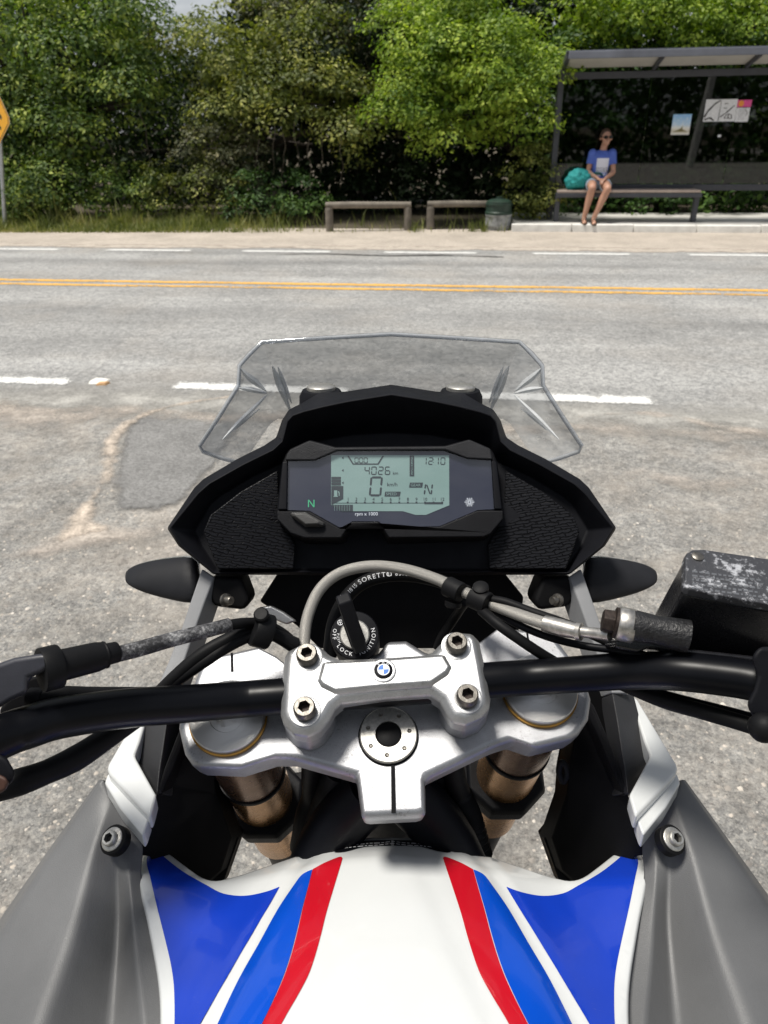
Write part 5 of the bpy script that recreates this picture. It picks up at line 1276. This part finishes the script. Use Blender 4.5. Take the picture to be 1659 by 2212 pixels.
# ------------------------------------------------------------------ struts, side fairing, inner panels
def strut(side):
    up_o = [(1256, 1228, .585), (1278, 1290, .577), (1302, 1360, .569), (1330, 1430, .560), (1361, 1498, .550)]
    up_i = [(1229, 1246, .585), (1250, 1300, .577), (1271, 1358, .569), (1296, 1430, .560), (1323, 1498, .550)]
    def R_(q): p = P(*q); return p if side == 1 else Vector((-p.x, p.y, p.z))
    a, b_ = [R_(q) for q in up_o], [R_(q) for q in up_i]
    dn = Vector((-side*.006, .012, -.016))
    MB().loft([[p, q, q+dn, p+dn] for p, q in zip(a, b_)]).build('fairing_strut', M_STRUT, bike, bevel=.0012)
    lo_o = [(1369, 1499, .560), (1385, 1560, .552), (1400, 1605, .547), (1410, 1634, .545), (1392, 1674, .539), (1369, 1718, .533)]
    lo_i = [(1323, 1499, .550), (1334, 1560, .542), (1343, 1620, .535), (1350, 1660, .529), (1354, 1690, .525), (1357, 1714, .521)]
    a, b_ = [R_(q) for q in lo_o], [R_(q) for q in lo_i]
    MB().loft([[p, q, q+dn, p+dn] for p, q in zip(a, b_)]).build('lower_strut', M_STRUTD, bike, bevel=.001)
    nv = Vector((.10, -.26, .96)).normalized(); p0 = P(1400, 1640, .527)
    def on(pts, dz): return [(lambda p: p if side == 1 else Vector((-p.x, p.y, p.z)))(at_plane(u, v, p0-Vector((0, 0, dz)), nv)) for u, v in pts]
    q = on([(1360, 1496), (1378, 1510), (1462, 1650), (1464, 1660), (1460, 1672), (1420, 1716), (1374, 1765), (1369, 1752), (1359, 1716), (1400, 1640), (1404, 1630), (1392, 1600)], 0)
    MB().loft([[p-Vector((0, 0, .014)) for p in q], q]).build('white_fairing', M_WHITE, bike, bevel=.0025, segs=3)
    q = on([(1462, 1668), (1470, 1690), (1438, 1745), (1390, 1804), (1384, 1792), (1374, 1763), (1420, 1714)], .007)
    MB().loft([[p-Vector((0, 0, .014)) for p in q], q]).build('white_fairing_step', M_WHITE, bike, bevel=.0015, segs=2)
    # black inner panel and radiator wing seen between fork and fairing
    ip = [(1262, 1480, .57), (1325, 1500, .560), (1352, 1690, .535), (1358, 1716, .530), (1372, 1766, .522), (1392, 1812, .522), (1392, 1850, .525), (1375, 1850, .53), (1330, 1915, .55), (1260, 1920, .57), (1215, 1880, .58), (1192, 1810, .585), (1225, 1715, .575), (1232, 1650, .565)]
    q = [R_(x) for x in ip]; MB().loft([q, [p+Vector((-side*.004, .02, -.02)) for p in q]]).build('inner_panel', M_DARKIN, bike, bevel=.002)
    vn = [(1175, 1812, .60), (1228, 1748, .59), (1260, 1760, .585), (1262, 1920, .58), (1212, 1915, .59)]
    q = [R_(x) for x in vn]; MB().loft([q, [p+Vector((0, .02, -.015)) for p in q]]).build('air_deflector', M_BLK, bike, bevel=.001)
    rl = [(1268, 1505, .558), (1284, 1525, .555), (1312, 1590, .545), (1340, 1660, .533), (1356, 1712, .523), (1350, 1722, .525), (1320, 1660, .538), (1290, 1585, .55), (1266, 1540, .558)]
    q = [R_(x) for x in rl]; MB().loft([q, [p+Vector((-side*.003, .01, -.01)) for p in q]]).build('inner_trim', M_GRAINY, bike, bevel=.001)
both(strut)
# grey shrouds
def shroud(side):
    rows = [[(1380, 1826, .522), (1410, 1788, .525), (1430, 1762, .527), (1452, 1722, .531), (1474, 1684, .535), (1482, 1686, .539)],
            [(1397, 1884, .512), (1420, 1874, .509), (1448, 1862, .510), (1495, 1825, .508), (1540, 1778, .528), (1552, 1782, .545)],
            [(1378, 1965, .494), (1412, 1968, .489), (1438, 1965, .502), (1520, 1940, .483), (1622, 1895, .508), (1640, 1905, .535)],
            [(1358, 2070, .468), (1408, 2088, .462), (1448, 2090, .481), (1560, 2080, .452), (1685, 1990, .487), (1706, 1995, .52)],
            [(1344, 2225, .431), (1388, 2235, .425), (1462, 2240, .449), (1630, 2240, .417), (1760, 2120, .462), (1790, 2130, .50)],
            [(1340, 2420, .395), (1390, 2440, .388), (1480, 2440, .404), (1680, 2420, .385), (1820, 2300, .44), (1850, 2310, .48)]]
    def R_(q): p = P(*q); return p if side == 1 else Vector((-p.x, p.y, p.z))
    g = [[R_(q) for q in r] for r in rows]
    g = [r+[r[-1]+Vector((-side*.01, 0.02, -.10))] for r in g]
    o = MB().loft(g, closed=False, caps=(False, False)).build('radiator_shroud', M_PANEL, bike, subsurf=3, smooth=180)
    # hold the ridge lines
    me = o.data; at_ = me.attributes.new('crease_edge', 'FLOAT', 'EDGE'); nc = len(g[0])
    for e in me.edges:
        a, b_ = sorted(e.vertices); c0, c1 = a % nc, b_ % nc
        if c0 == c1 and c0 < 6: at_.data[e.index].value = .8 if c0 in (0, 4, 5) else .55
    m = o.modifiers.new('so', 'SOLIDIFY'); m.thickness = .004; m.offset = -1
    c = R_((1452, 1814, .503)); ax = Vector((side*.30, -.42, .86)).normalized()
    MB().lathe([(.0098, -.006), (.0098, .0005), (.0088, .0012)], c, ax, 28).build('bolt_grommet', M_RUB, o, smooth=40)
    MB().lathe([(.0078, .0010), (.0078, .0020), (.0070, .0026)], c, ax, 28).build('bolt_washer', M_STLD, o, smooth=40)
    socket_bolt('bolt', c+ax*.0022, ax, .0052, .0042, o, M_STLD, M_RUB, .55)
both(shroud)

# ------------------------------------------------------------------ fuel tank: a height field z(x, y)
def tank_z(x, y):
    ax = abs(x); zc = 1.020-.75*max(0, y-.2)**2
    if y > .335: zc -= (y-.335)*.35
    xg = .071+(.325-y)*.33
    z = zc-.55*min(ax, xg)**2
    xr = xg-.046
    if ax > xr: z -= .006*min(1, (ax-xr)/.04)**1.5
    e_ = (ax-(xr-.010))/.010; z -= .0022/(1+math.exp(-max(-30, min(30, e_*4))))
    q = ax-xg
    z -= .0042*math.exp(-(q/.0058)**2)
    if q > 0: z -= .020*(1-math.exp(-q/.035)); z += .16*max(0, q-.045)
    return z
def tk(u, v, off=0.0):
    r = ray(u, v); lo, hi = .25, .75
    for _ in range(40):
        m = (lo+hi)/2; p = CAM+r*m
        if p.z > tank_z(p.x, p.y)+off: lo = m
        else: hi = m
    return CAM+r*lo
def xy_poly(pts, close_mid=False, smooth=3):
    q = [tk(u, v) for u, v in pts]; q = [Vector((p.x, p.y)) for p in q]
    return catmull(q, smooth) if smooth else q
fe = [(845, 1811), (780, 1813), (725, 1834), (660, 1851), (590, 1869), (505, 1897), (466, 1905), (434, 1898), (400, 1875), (362, 1846), (338, 1830), (328, 1827), (318, 1833), (308, 1855), (302, 1880), (310, 1925), (322, 1975), (335, 2040), (346, 2100), (352, 2160), (353, 2230), (353, 2420)]
lh = xy_poly(fe); lh[0] = Vector((0, lh[0].y)); lh[-1] = Vector((lh[-1].x, lh[-1].y))
rear_y = lh[-1].y
outline = [tuple(p) for p in lh]+[(0, rear_y)]+[(-p.x, p.y) for p in lh[1:]][::-1]
v2, f2 = fill2d(outline, .0055)
bm = bmesh.new(); bv = [bm.verts.new((x, y, tank_z(x, y))) for x, y in v2]
for f in f2: 
    try: bm.faces.new([bv[i] for i in f])
    except ValueError: pass
bm.normal_update()
if sum(f.normal.z for f in bm.faces) < 0: bmesh.ops.reverse_faces(bm, faces=bm.faces)
def skirt(bm, out, down):
    bm.normal_update()
    be = [e for e in bm.edges if e.is_boundary]
    nr = {}
    for e in be:
        f = e.link_faces[0]; m = f.calc_center_median(); d = (e.verts[1].co-e.verts[0].co).normalized(); n = Vector((d.y, -d.x, 0)); 
        if n.dot(((e.verts[0].co+e.verts[1].co)/2)-m) < 0: n = -n
        n.z = 0
        for v in e.verts: nr[v] = nr.get(v, Vector())+n
    r = bmesh.ops.extrude_edge_only(bm, edges=be)
    nv = [x for x in r['geom'] if isinstance(x, bmesh.types.BMVert)]
    from mathutils import kdtree
    kd = kdtree.KDTree(len(nr)); ks = list(nr)
    for i, v in enumerate(ks): kd.insert(v.co, i)
    kd.balance()
    for v in nv:
        n = nr[ks[kd.find(v.co)[1]]]; n = n.normalized() if n.length else n
        v.co += n*out-Vector((0, 0, down))
skirt(bm, .0012, .0008); skirt(bm, .0010, .0022); skirt(bm, .0, .004); skirt(bm, -.002, .10)
me = bpy.data.meshes.new('fuel_tank'); bmesh.ops.recalc_face_normals(bm, faces=bm.faces); bm.to_mesh(me); bm.free()
tank = fin('fuel_tank', me, M_WHITE, bike, smooth=50)
def decal(name, pts, mat, side, off=.0005, smooth=3, sp=.005):
    pl = xy_poly(pts+[pts[0]], smooth=0); 
    pl = [tuple(p) for p in pl[:-1]]
    if smooth: pl = [tuple(p) for p in pl]
    if side == 1: pl = [(-x, y) for x, y in pl]
    v2, f2 = fill2d(pl, sp); o = mk(name, [(x, y, tank_z(x, y)+off) for x, y in v2], f2, mat, tank, smooth=180)
    me = o.data
    if sum(p.normal.z for p in me.polygons) < 0: me.flip_normals()
    return o
def dense(pts, n=4):
    return [tuple(p) for p in catmull([Vector(p) for p in pts], n)]
def decals(side):
    zb = lambda l: [zl(x, y) for x, y in l]
    bluep = dense(zb([(668, 482), (720, 528), (800, 588), (900, 645), (950, 672), (1000, 684), (1050, 687), (1100, 681), (1160, 666), (1207, 648)]))+dense(zb([(1207, 650), (1170, 715), (1090, 850), (985, 1030), (862, 1245), (760, 1420)]))+dense(zb([(748, 1420), (754, 1238), (754, 1140), (750, 1060), (738, 980), (715, 880), (680, 740), (650, 610), (634, 545), (640, 510), (655, 486)]))
    decal('blue_panel', bluep, M_BLUE, side)
    blue2 = dense(zb([(1350, 573), (1325, 583), (1300, 600), (1270, 640), (1200, 745), (1120, 890), (1030, 1050), (940, 1240), (860, 1420)]))+dense(zb([(1030, 1420), (1131, 1240), (1210, 1070), (1250, 960), (1280, 850), (1305, 745), (1330, 650)]))
    decal('blue_stripe', blue2, M_BLUE2, side)
    red = dense(zb([(1351, 572), (1400, 545), (1450, 524), (1470, 518), (1478, 522), (1477, 535), (1450, 625), (1410, 760), (1380, 880), (1340, 1010), (1290, 1110), (1216, 1240), (1130, 1420)]))+dense(zb([(1034, 1420), (1133, 1240), (1213, 1070), (1253, 960), (1283, 850), (1307, 745), (1333, 645)]))
    decal('red_stripe', red, M_RED, side)
    bs = dense([(845, 1816), (782, 1818), (748, 1829), (722, 1841), (745, 1841), (790, 1830), (845, 1828)]) if side == -1 else dense([(845, 1816), (782, 1818), (748, 1829), (722, 1841), (745, 1841), (790, 1830), (845, 1828)])
    decal('warning_strip', bs, M_BLKF, side, .0006)
both(decals)
mb = MB()
random.seed(8)
for row in (0, 1):                                            # small print on the black strip
    x = -.034
    while x < .034:
        w = random.uniform(.0012, .004)
        y = tk(845, 1819+row*4.5).y-.02*abs(x)*.5*(abs(x) > .02)
        mb.add([(a, b_, tank_z(a, b_)+.0009) for a, b_ in ((x, y), (x+w, y), (x+w, y-.0009), (x, y-.0009))], [(0, 1, 2, 3)]); x += w+.0012
mb.build('strip_print', M_PWHITE, tank, recalc=False)

# ------------------------------------------------------------------ hoses and cables
def hose(name, pts, r, mat, parent=bike, n=14, sm=6): return MB().tube([P(*q) for q in pts], r, n, smoothn=sm).build(name, mat, parent, smooth=60)
def m_braid():
    T = NT('steel_braid'); co = T.coord('UV')
    w1 = T.n('ShaderNodeTexWave', {'Vector': T.mapping(co, rot=(0, 0, .9)), 'Scale': 1.0}).outputs['Fac']; w2 = T.n('ShaderNodeTexWave', {'Vector': T.mapping(co, rot=(0, 0, -.9)), 'Scale': 1.0}).outputs['Fac']
    h = T.math('MAXIMUM', w1, w2); T.bsdf(T.ramp(h, [(.25, (.10, .095, .085)), (.9, (.52, .50, .46))]), .42, .55, T.bump(h, .6, .0006)); return T.m
def tube_uv(o, n, k=420, m=2.2):
    uvl = o.data.uv_layers.new(name='UV'); vs = o.data.vertices; L = len(vs)//n; d = [0]
    for i in range(1, L): d.append(d[-1]+(vs[i*n].co-vs[(i-1)*n].co).length)
    for p in o.data.polygons:
        ks = [(vi, vi % n, vi//n) for vi in p.vertices]; wrap = max(k_[1] for k_ in ks)-min(k_[1] for k_ in ks) > n//2
        for li, (vi, a, i) in zip(p.loop_indices, ks):
            if wrap and a == 0: a = n
            uvl.data[li].uv = (a*m/n*6, d[min(i, L-1)]*k)
bh = hose('brake_hose', [(652, 1445, .50), (656, 1400, .508), (664, 1335, .52), (690, 1275, .53), (735, 1238, .535), (800, 1223, .537), (870, 1229, .537), (940, 1250, .533), (1000, 1278, .523), (1060, 1304, .511), (1120, 1328, .498), (1180, 1348, .485)], .0041, m_braid(), n=16)
tube_uv(bh, 16)
M_FIT = pmat('brake_fitting', (.40, .385, .36), .38, metal=.85, var=.3, vs=300, spots=((.13, .07, .04), .26, 420))
ft = MB().tube([P(1176, 1347, .486), P(1215, 1357, .479), P(1246, 1364, .473)], [.0056, .0058, .0050], 20).build('crimp_sleeve', M_FIT, bh, smooth=35)
MB().lathe([(.0058, 0), (.0058, .003), (.005, .0035)], P(1246, 1364, .473), P(1310, 1370, .462)-P(1246, 1364, .473), 20).build('crimp_collar', M_FIT, bh, smooth=35)
MB().tube([P(1250, 1364, .472), P(1285, 1368, .466), P(1318, 1372, .459)], [.0036, .0036, .004], 14, smoothn=3).build('banjo_pipe', M_FIT, bh, smooth=50)
h2 = hose('front_hose', [(712, 1420, .545), (720, 1350, .55), (742, 1300, .553), (775, 1265, .555), (820, 1246, .556), (880, 1242, .556), (945, 1254, .552), (1010, 1280, .54)], .0052, M_RUB)
# printing on the black hose
mb = MB()
path = catmull([P(*q) for q in [(752, 1280, .5475), (775, 1258, .5485), (800, 1247, .549), (830, 1241, .5495), (870, 1239, .5495), (905, 1243, .549)]], 8)
def path_text(mb, path, s, d0, size, up_s=-1):
    acc = [0]
    for i in range(1, len(path)): acc.append(acc[-1]+(path[i]-path[i-1]).length)
    d = d0
    for ch in s:
        v2, f2, w = text2d(ch, size) if ch != ' ' else ([], [], size*.3)
        if ch != ' ':
            i = max(1, min(len(acc)-1, next((k for k, a in enumerate(acc) if a > d+w/2), len(acc)-1)))
            t = (path[i]-path[i-1]).normalized(); vw = (CAM-path[i]).normalized(); n_ = t.cross(vw).normalized(); o_ = lerp(path[i-1], path[i], min(1, max(0, (d+w/2-acc[i-1])/(acc[i]-acc[i-1]))))
            mb.add([o_+t*(x-w/2)+n_*(y-size*.35)*up_s for x, y in v2], f2)
        d += w+size*.16
path_text(mb, path, '1815', .000, .0042); path_text(mb, path, 'SORETTO', .0105, .0050); path_text(mb, path, '01 8393299', .0325, .0042)
mb.build('hose_print', M_PWHITE, h2, recalc=False)
# rubber clips on the brake hose
def clip(u, v, d, u2, v2, d2, r, w):
    a, b_ = P(u, v, d), P(u2, v2, d2); t = (b_-a).normalized(); c = lerp(a, b_, .5)
    o = MB().lathe([(r*.8, -w/2), (r, -w/2), (r, w/2), (r*.8, w/2)], c, t, 24).build('hose_clip', M_RUB, bike, bevel=.0008); return c, t
c, t = clip(966, 1266, .5265, 996, 1281, .519, .0074, .013)
c, t = clip(1022, 1290, .5145, 1052, 1303, .508, .0078, .014)
up = (CAM-c).normalized(); MB().lathe([(.0055, .006), (.0055, .0095), (.0035, .0105)], c+Vector((.001, .004, .001)), (up+Vector((0, .5, .6))).normalized(), 20).build('clip_stud', M_RUB, bike, smooth=35)
MB().lathe([(.0060, .004), (.0060, .007), (.005, .008)], P(981, 1288, .523), Vector((-.1, -.3, -.9)), 20).build('clip_stud', M_RUB, bike, smooth=35)
hose('black_cable', [(1040, 1318, .508), (1075, 1348, .495), (1120, 1380, .490), (1165, 1410, .492), (1215, 1440, .500)], .0036, M_RUB)
hose('black_cable', [(1050, 1294, .512), (1090, 1300, .505), (1150, 1322, .498), (1230, 1350, .49), (1320, 1390, .478), (1400, 1420, .46)], .0030, M_RUB)
hose('black_cable', [(1060, 1315, .515), (1110, 1345, .503), (1180, 1375, .492), (1260, 1395, .485), (1330, 1405, .475), (1420, 1425, .455)], .0026, M_BLKF)
hose('black_cable', [(1005, 1300, .53), (985, 1330, .55), (955, 1375, .56), (945, 1400, .565)], .0035, M_RUB)
hose('black_cable', [(1330, 1470, .49), (1430, 1512, .468), (1510, 1535, .455), (1590, 1558, .445), (1660, 1580, .435), (1720, 1600, .43)], .0050, M_RUB)
hose('black_cable', [(1320, 1465, .495), (1420, 1500, .472), (1500, 1522, .46), (1590, 1545, .45), (1680, 1570, .44)], .0040, M_BLKF)
# left: clutch cable with scuffed sleeve and adjuster boot
T = NT('scuffed_sleeve'); co = T.coord(); k = T.math('ADD', T.math('MULTIPLY', T.noise(co, 420, 4, .75), .6), T.math('MULTIPLY', T.noise(co, 60, 3), .4))
T.bsdf(T.ramp(k, [(.44, (.014, .014, .016)), (.54, (.10, .10, .105)), (.64, (.34, .34, .34))]), .7, 0, T.bump(k, .6, .0012)); M_SCUFF = T.m
hose('cable_sleeve', [(243, 1416, .428), (300, 1402, .438), (370, 1382, .45), (430, 1367, .462), (495, 1350, .476)], [.0047, .0047, .0046, .0045, .0045], M_SCUFF, n=20)
hose('clutch_cable', [(485, 1352, .475), (530, 1346, .486), (570, 1349, .496), (610, 1368, .505), (640, 1395, .51)], .0036, M_RUB)
a, b_ = P(88, 1448, .402), P(255, 1408, .43); t = (b_-a).normalized(); Lb = (b_-a).length
boot = MB().lathe([(.0119, 0), (.0122, .0008), (.0122, .0092), (.0117, .0100), (.0089, .0103), (.0085, .03), (.0077, Lb-.0085), (.0080, Lb-.0078), (.0078, Lb-.0072), (.0064, Lb-.0068), (.0062, Lb-.001), (.0056, Lb)], a, t, 36).build('cable_boot', M_RUB, bike, smooth=32)
for k, (du, dv) in enumerate(((0, 0), (14, 10), (26, 4))):
    hose('wiring', [(330+du*.3, 1512, .485), (375+du*.5, 1466+dv*.5, .482), (430+du, 1418+dv, .482), (480+du, 1388+dv*.8, .486), (530+du, 1368+dv*.5, .492), (575+du*.6, 1366+dv*.3, .497), (640, 1392+dv, .505)], .0046-.0006*k, M_RUB)
c = P(566, 1362, .488); MB().lathe([(.0110, -.006), (.0118, -.005), (.0118, .005), (.0110, .006)], c, P(640, 1392, .5)-P(520, 1360, .486), 20).build('cable_tie', M_RUB, bike, smooth=40)
MB().lathe([(.005, 0), (.005, .006), (.004, .007)], c+Vector((.001, 0, .010)), (0, -.5, .86), 16).build('tie_stud', M_RUB, bike, smooth=40)
hose('taped_loom', [(-40, 1712, .412), (40, 1690, .42), (100, 1668, .43), (160, 1640, .442), (215, 1605, .452), (262, 1570, .464), (320, 1530, .475)], [.0074, .0078, .0070, .0077, .0072, .0073, .0070], M_RUB, n=18)
hose('thin_cable', [(85, 1508, .425), (130, 1499, .43), (200, 1500, .44), (330, 1500, .46)], .0046, M_RUB)
# left lever perch and switch housing
def plate_d(name, pts, d, back, mat, bevel=.002):
    q = [P(u, v, d) for u, v in pts]
    if name in ('throttle_housing', 'switch_housing', 'lever_perch', 'horn_button', 'perch_shadow_block'):   # these run outwards along the bar
        c = sum(q, Vector())/len(q); back = (c-CAM).normalized()*Vector(back).length*.95
    return MB().loft([q, [p+Vector(back) for p in q]]).build(name, mat, bike, bevel=bevel, segs=3)
plate_d('lever_perch', [(-60, 1450), (0, 1432), (30, 1421), (60, 1416), (100, 1410), (110, 1440), (95, 1452), (62, 1466), (60, 1498), (25, 1514), (0, 1529), (-60, 1560)], .395, (0, .018, -.012), pmat('perch_black', (.030, .031, .040), .45, var=.2, bump=.1, bs=900), .003)
plate_d('perch_shadow_block', [(58, 1468), (95, 1454), (125, 1450), (135, 1500), (85, 1520), (0, 1560), (0, 1530)], .43, (0, .02, -.014), M_DEEP)  # deep black block put in as the shadow below the perch
MB().lathe([(.006, -.004), (.006, .002), (.0045, .004)], P(80, 1508, .425), Vector((1, -.1, .1)), 18).build('cable_nut', M_RUB, bike, smooth=40)
plate_d('switch_housing', [(-80, 1600), (0, 1630), (16, 1638), (32, 1666), (32, 1690), (8, 1702), (-80, 1745)], .362, (0, .03, -.02), M_BLK, .003)
plate_d('horn_button', [(-40, 1674), (0, 1674), (16, 1680), (19, 1692), (14, 1708), (0, 1714), (-40, 1724)], .357, (0, .012, -.006), pmat('brown_button', (.05, .02, .012), .6), .002)
# right: brake master cylinder
MCa = Vector((.05, -.28, .96)).normalized()                   # lid normal
MC0 = P(1560, 1260, .452)
def mc(u, v, h): return at_plane(u, v, MC0+MCa*h, MCa)
lid = [(1470, 1272), (1472, 1218), (1476, 1206), (1488, 1199), (1510, 1198), (1600, 1211), (1700, 1226), (1800, 1246), (1812, 1262), (1806, 1335), (1790, 1350), (1700, 1328), (1600, 1309), (1500, 1289), (1482, 1286), (1472, 1280)]
T = NT('scuffed_lid'); co = T.coord(); k = T.math('ADD', T.math('MULTIPLY', T.noise(co, 210, 6, .72), .55), T.math('MULTIPLY', T.noise(co, 38, 3), .45)); k2 = T.ramp(k, [(.52, 0.0), (.585, .9)])
T.bsdf(T.mix(k2, (.032, .033, .038), (.46, .47, .50)), T.ramp(k2, [(0, .42), (1, .55)]), T.math('MULTIPLY', k2, .3), T.bump(k, .8, .0016)); M_LID = T.m
q = [mc(u, v, 0) for u, v in lid]; qc = sum(q, Vector())/len(q)
mcb = MB().loft([[p-MCa*.0 for p in q], [lerp(qc, p, .985)+MCa*.0045 for p in q], [lerp(qc, p, .965)+MCa*.0055 for p in q]]).build('brake_reservoir_lid', M_LID, bike, bevel=.0008)
M_MC = pmat('master_black', (.011, .011, .013), .28, var=.25, vs=120, spots=((.16, .165, .17), .24, 260))
body = [lerp(qc, p, .97) for p in q]; dn = (P(1530, 1405, .452)-mc(1545, 1298, 0)); dn = -MCa*.066
low = [lerp(qc, p, .93)+dn+Vector((-.004, .0, 0)) for p in q]
MB().loft([low, [p-MCa*.0005 for p in body]]).build('brake_reservoir', M_MC, bike, bevel=.003, segs=3)
MB().lathe([(.0038, .004), (.0038, .0064), (.003, .007)], mc(1500, 1216, 0), MCa, 20).build('lid_screw', M_STL, mcb, smooth=40)
mb = MB()
for r in range(5):
    x = 1495
    while x < 1640:
        w = random.uniform(4, 12); v = 1232+r*9+(x-1495)*.13; h_ = 4
        mb.add([mc(u, vv, .0057) for u, vv in ((x, v), (x+w, v+w*.13), (x+w, v+h_+w*.13), (x, v+h_))], [(0, 1, 2, 3)]); x += w+4
mb.build('lid_lettering', pmat('lid_raised', (.10, .105, .115), .4), mcb, recalc=False)
n0, n1 = P(1372, 1352, .452), P(1450, 1368, .448)
MB().lathe([(.0097, -.002), (.0094, .004), (.0089, .012), (.0097, .0225), (.0102, .031)], n0, n1-n0, 28).build('cylinder_neck', pmat('pitted_black', (.008, .008, .009), .5, var=.6, vs=200, bump=.6, bs=420, bd=.0012, spots=((.09, .09, .09), .30, 300)), bike, smooth=40)
bj = P(1333, 1346, .455); t = (n1-n0).normalized()
MB().lathe([(.0098, .0), (.0106, .001), (.0106, .0095), (.0098, .0105)], bj, t, 28).build('banjo', M_FIT, bike, smooth=40)
MB().lathe([(.0088, -.0015), (.0096, -.0012), (.0096, .0005)], bj-t*.0004, t, 28).build('copper_washer', M_RUST, bike, smooth=40)
MB().loft([hexring(bj-t*.0090, t, .0074, 24), hexring(bj-t*.0016, t, .0077, 24)]).build('banjo_bolt', M_RUST, bike, bevel=.0008)
plate_d('cylinder_body', [(1330, 1382), (1400, 1378), (1440, 1392), (1490, 1402), (1700, 1425), (1700, 1440), (1500, 1425), (1420, 1404), (1398, 1402), (1380, 1410), (1330, 1400)], .455, (0, .02, -.016), M_MC)
plate_d('throttle_housing', [(1622, 1420), (1640, 1396), (1760, 1400), (1760, 1600), (1660, 1585), (1640, 1560), (1622, 1545), (1612, 1520), (1628, 1490), (1636, 1460)], .392, (0, .03, -.02), M_BLK, .003)
MB().ball(P(1650, 1572, .388), (.008, .008, .008), 16, 10).build('throttle_stop', M_RUB, bike, smooth=180)
# small silver bracket glimpsed left of the hose, wiring between forks
plate_d('fork_bracket', [(557, 1312), (585, 1308), (612, 1322), (640, 1342), (618, 1350), (590, 1338), (560, 1322)], .60, (0, .006, -.004), M_CAST2)
hose('loom', [(672, 1640, .53), (672, 1690, .56), (676, 1720, .575), (668, 1760, .585), (655, 1830, .60)], [.007, .0075, .009, .011, .011], M_RUB)
hose('loom', [(735, 1660, .54), (720, 1705, .555), (700, 1750, .57), (672, 1850, .585)], [.012, .013, .012, .012], M_RUB)
pts = catmull([P(*q) for q in [(975, 1640, .53), (985, 1690, .545), (1000, 1730, .555), (1018, 1770, .565), (1040, 1850, .575)]], 14)
rs = [.0082+.0011*(1 if k % 2 else -1)*(k > 22) for k in range(len(pts))]
MB().tube(pts, rs, 14).build('corrugated_loom', M_RUB, bike, smooth=60)
hose('loom', [(940, 1660, .545), (955, 1720, .57), (990, 1790, .585), (1010, 1850, .59)], .010, M_RUB)
hose('cable_loop', [(1216, 1690, .55), (1208, 1668, .548), (1212, 1648, .546), (1222, 1655, .546), (1224, 1675, .548), (1216, 1690, .55)], .0025, M_RUB, sm=4)

# ------------------------------------------------------------------ nose, front wheel and the rest that stands below
ns = [Vector((p.x*.9, p.y+.10, p.z-.07 if p.z > 1.17 else p.z-.02)) for p in Oq]
MB().loft([[Vector((x*.11, .64, 1.115)), Vector((x*.115, .70, 1.05)), Vector((x*.10, .78, 1.0)), Vector((x*.075, .86, .97)), Vector((x*.07, .86, .95)), Vector((x*.10, .72, .93)), Vector((x*.11, .62, 1.0))] for x in (-1, -.5, 0, .5, 1)], closed=True).build('nose_fairing', M_WHITE, bike, subsurf=1, smooth=180)
wc = Vector((S0.x, .80, .33)); wx = Vector((1, 0, 0))
tyre = MB(); prof = [(.245, -.045), (.275, -.055), (.305, -.048), (.325, -.025), (.33, 0), (.325, .025), (.305, .048), (.275, .055), (.245, .045)]
tyre.lathe(prof, wc, wx, 56, caps=False); wt = tyre.build('front_wheel', M_RUB, bike, smooth=50)
MB().lathe([(.25, -.045), (.25, .045), (.235, .03), (.235, -.03), (.25, -.045)], wc, wx, 56, caps=False).build('rim', M_GOLD, wt, smooth=40)
sp_ = MB()
for k in range(10):
    a = 2*math.pi*k/10; d = Vector((0, math.cos(a), math.sin(a))); sp_.tube([wc+d*.03, wc+d*.24], [.012, .008], 8)
sp_.lathe([(.035, -.05), (.035, .05)], wc, wx, 20); sp_.build('spokes', M_GOLD, wt, smooth=40)
fn = MB(); loops = []
for a in np.linspace(math.radians(15), math.radians(165), 14):
    r = .375; c = wc+Vector((0, math.cos(a)*r, math.sin(a)*r)); n_ = Vector((0, math.cos(a), math.sin(a)))
    loops.append([c+wx*x-n_*(abs(x)/.07)**2*.02+n_*o for x, o in ((-.07, 0), (-.045, 0), (0, 0), (.045, 0), (.07, 0), (.07, -.004), (0, -.004), (-.07, -.004))])
fn.loft(loops).build('front_fender', pmat('fender_pale', (.60, .58, .54), .6, var=.15, vs=30, spots=((.25, .22, .18), .25, 500)), bike, smooth=60)
MB().loft([[Vector((x, y, z)) for x, z in ((-.14, .38), (.14, .38), (.15, .62), (.12, .86), (-.12, .86), (-.15, .62))] for y in (-.25, .1, .36)]).build('engine', M_DARKIN, bike, bevel=.02)
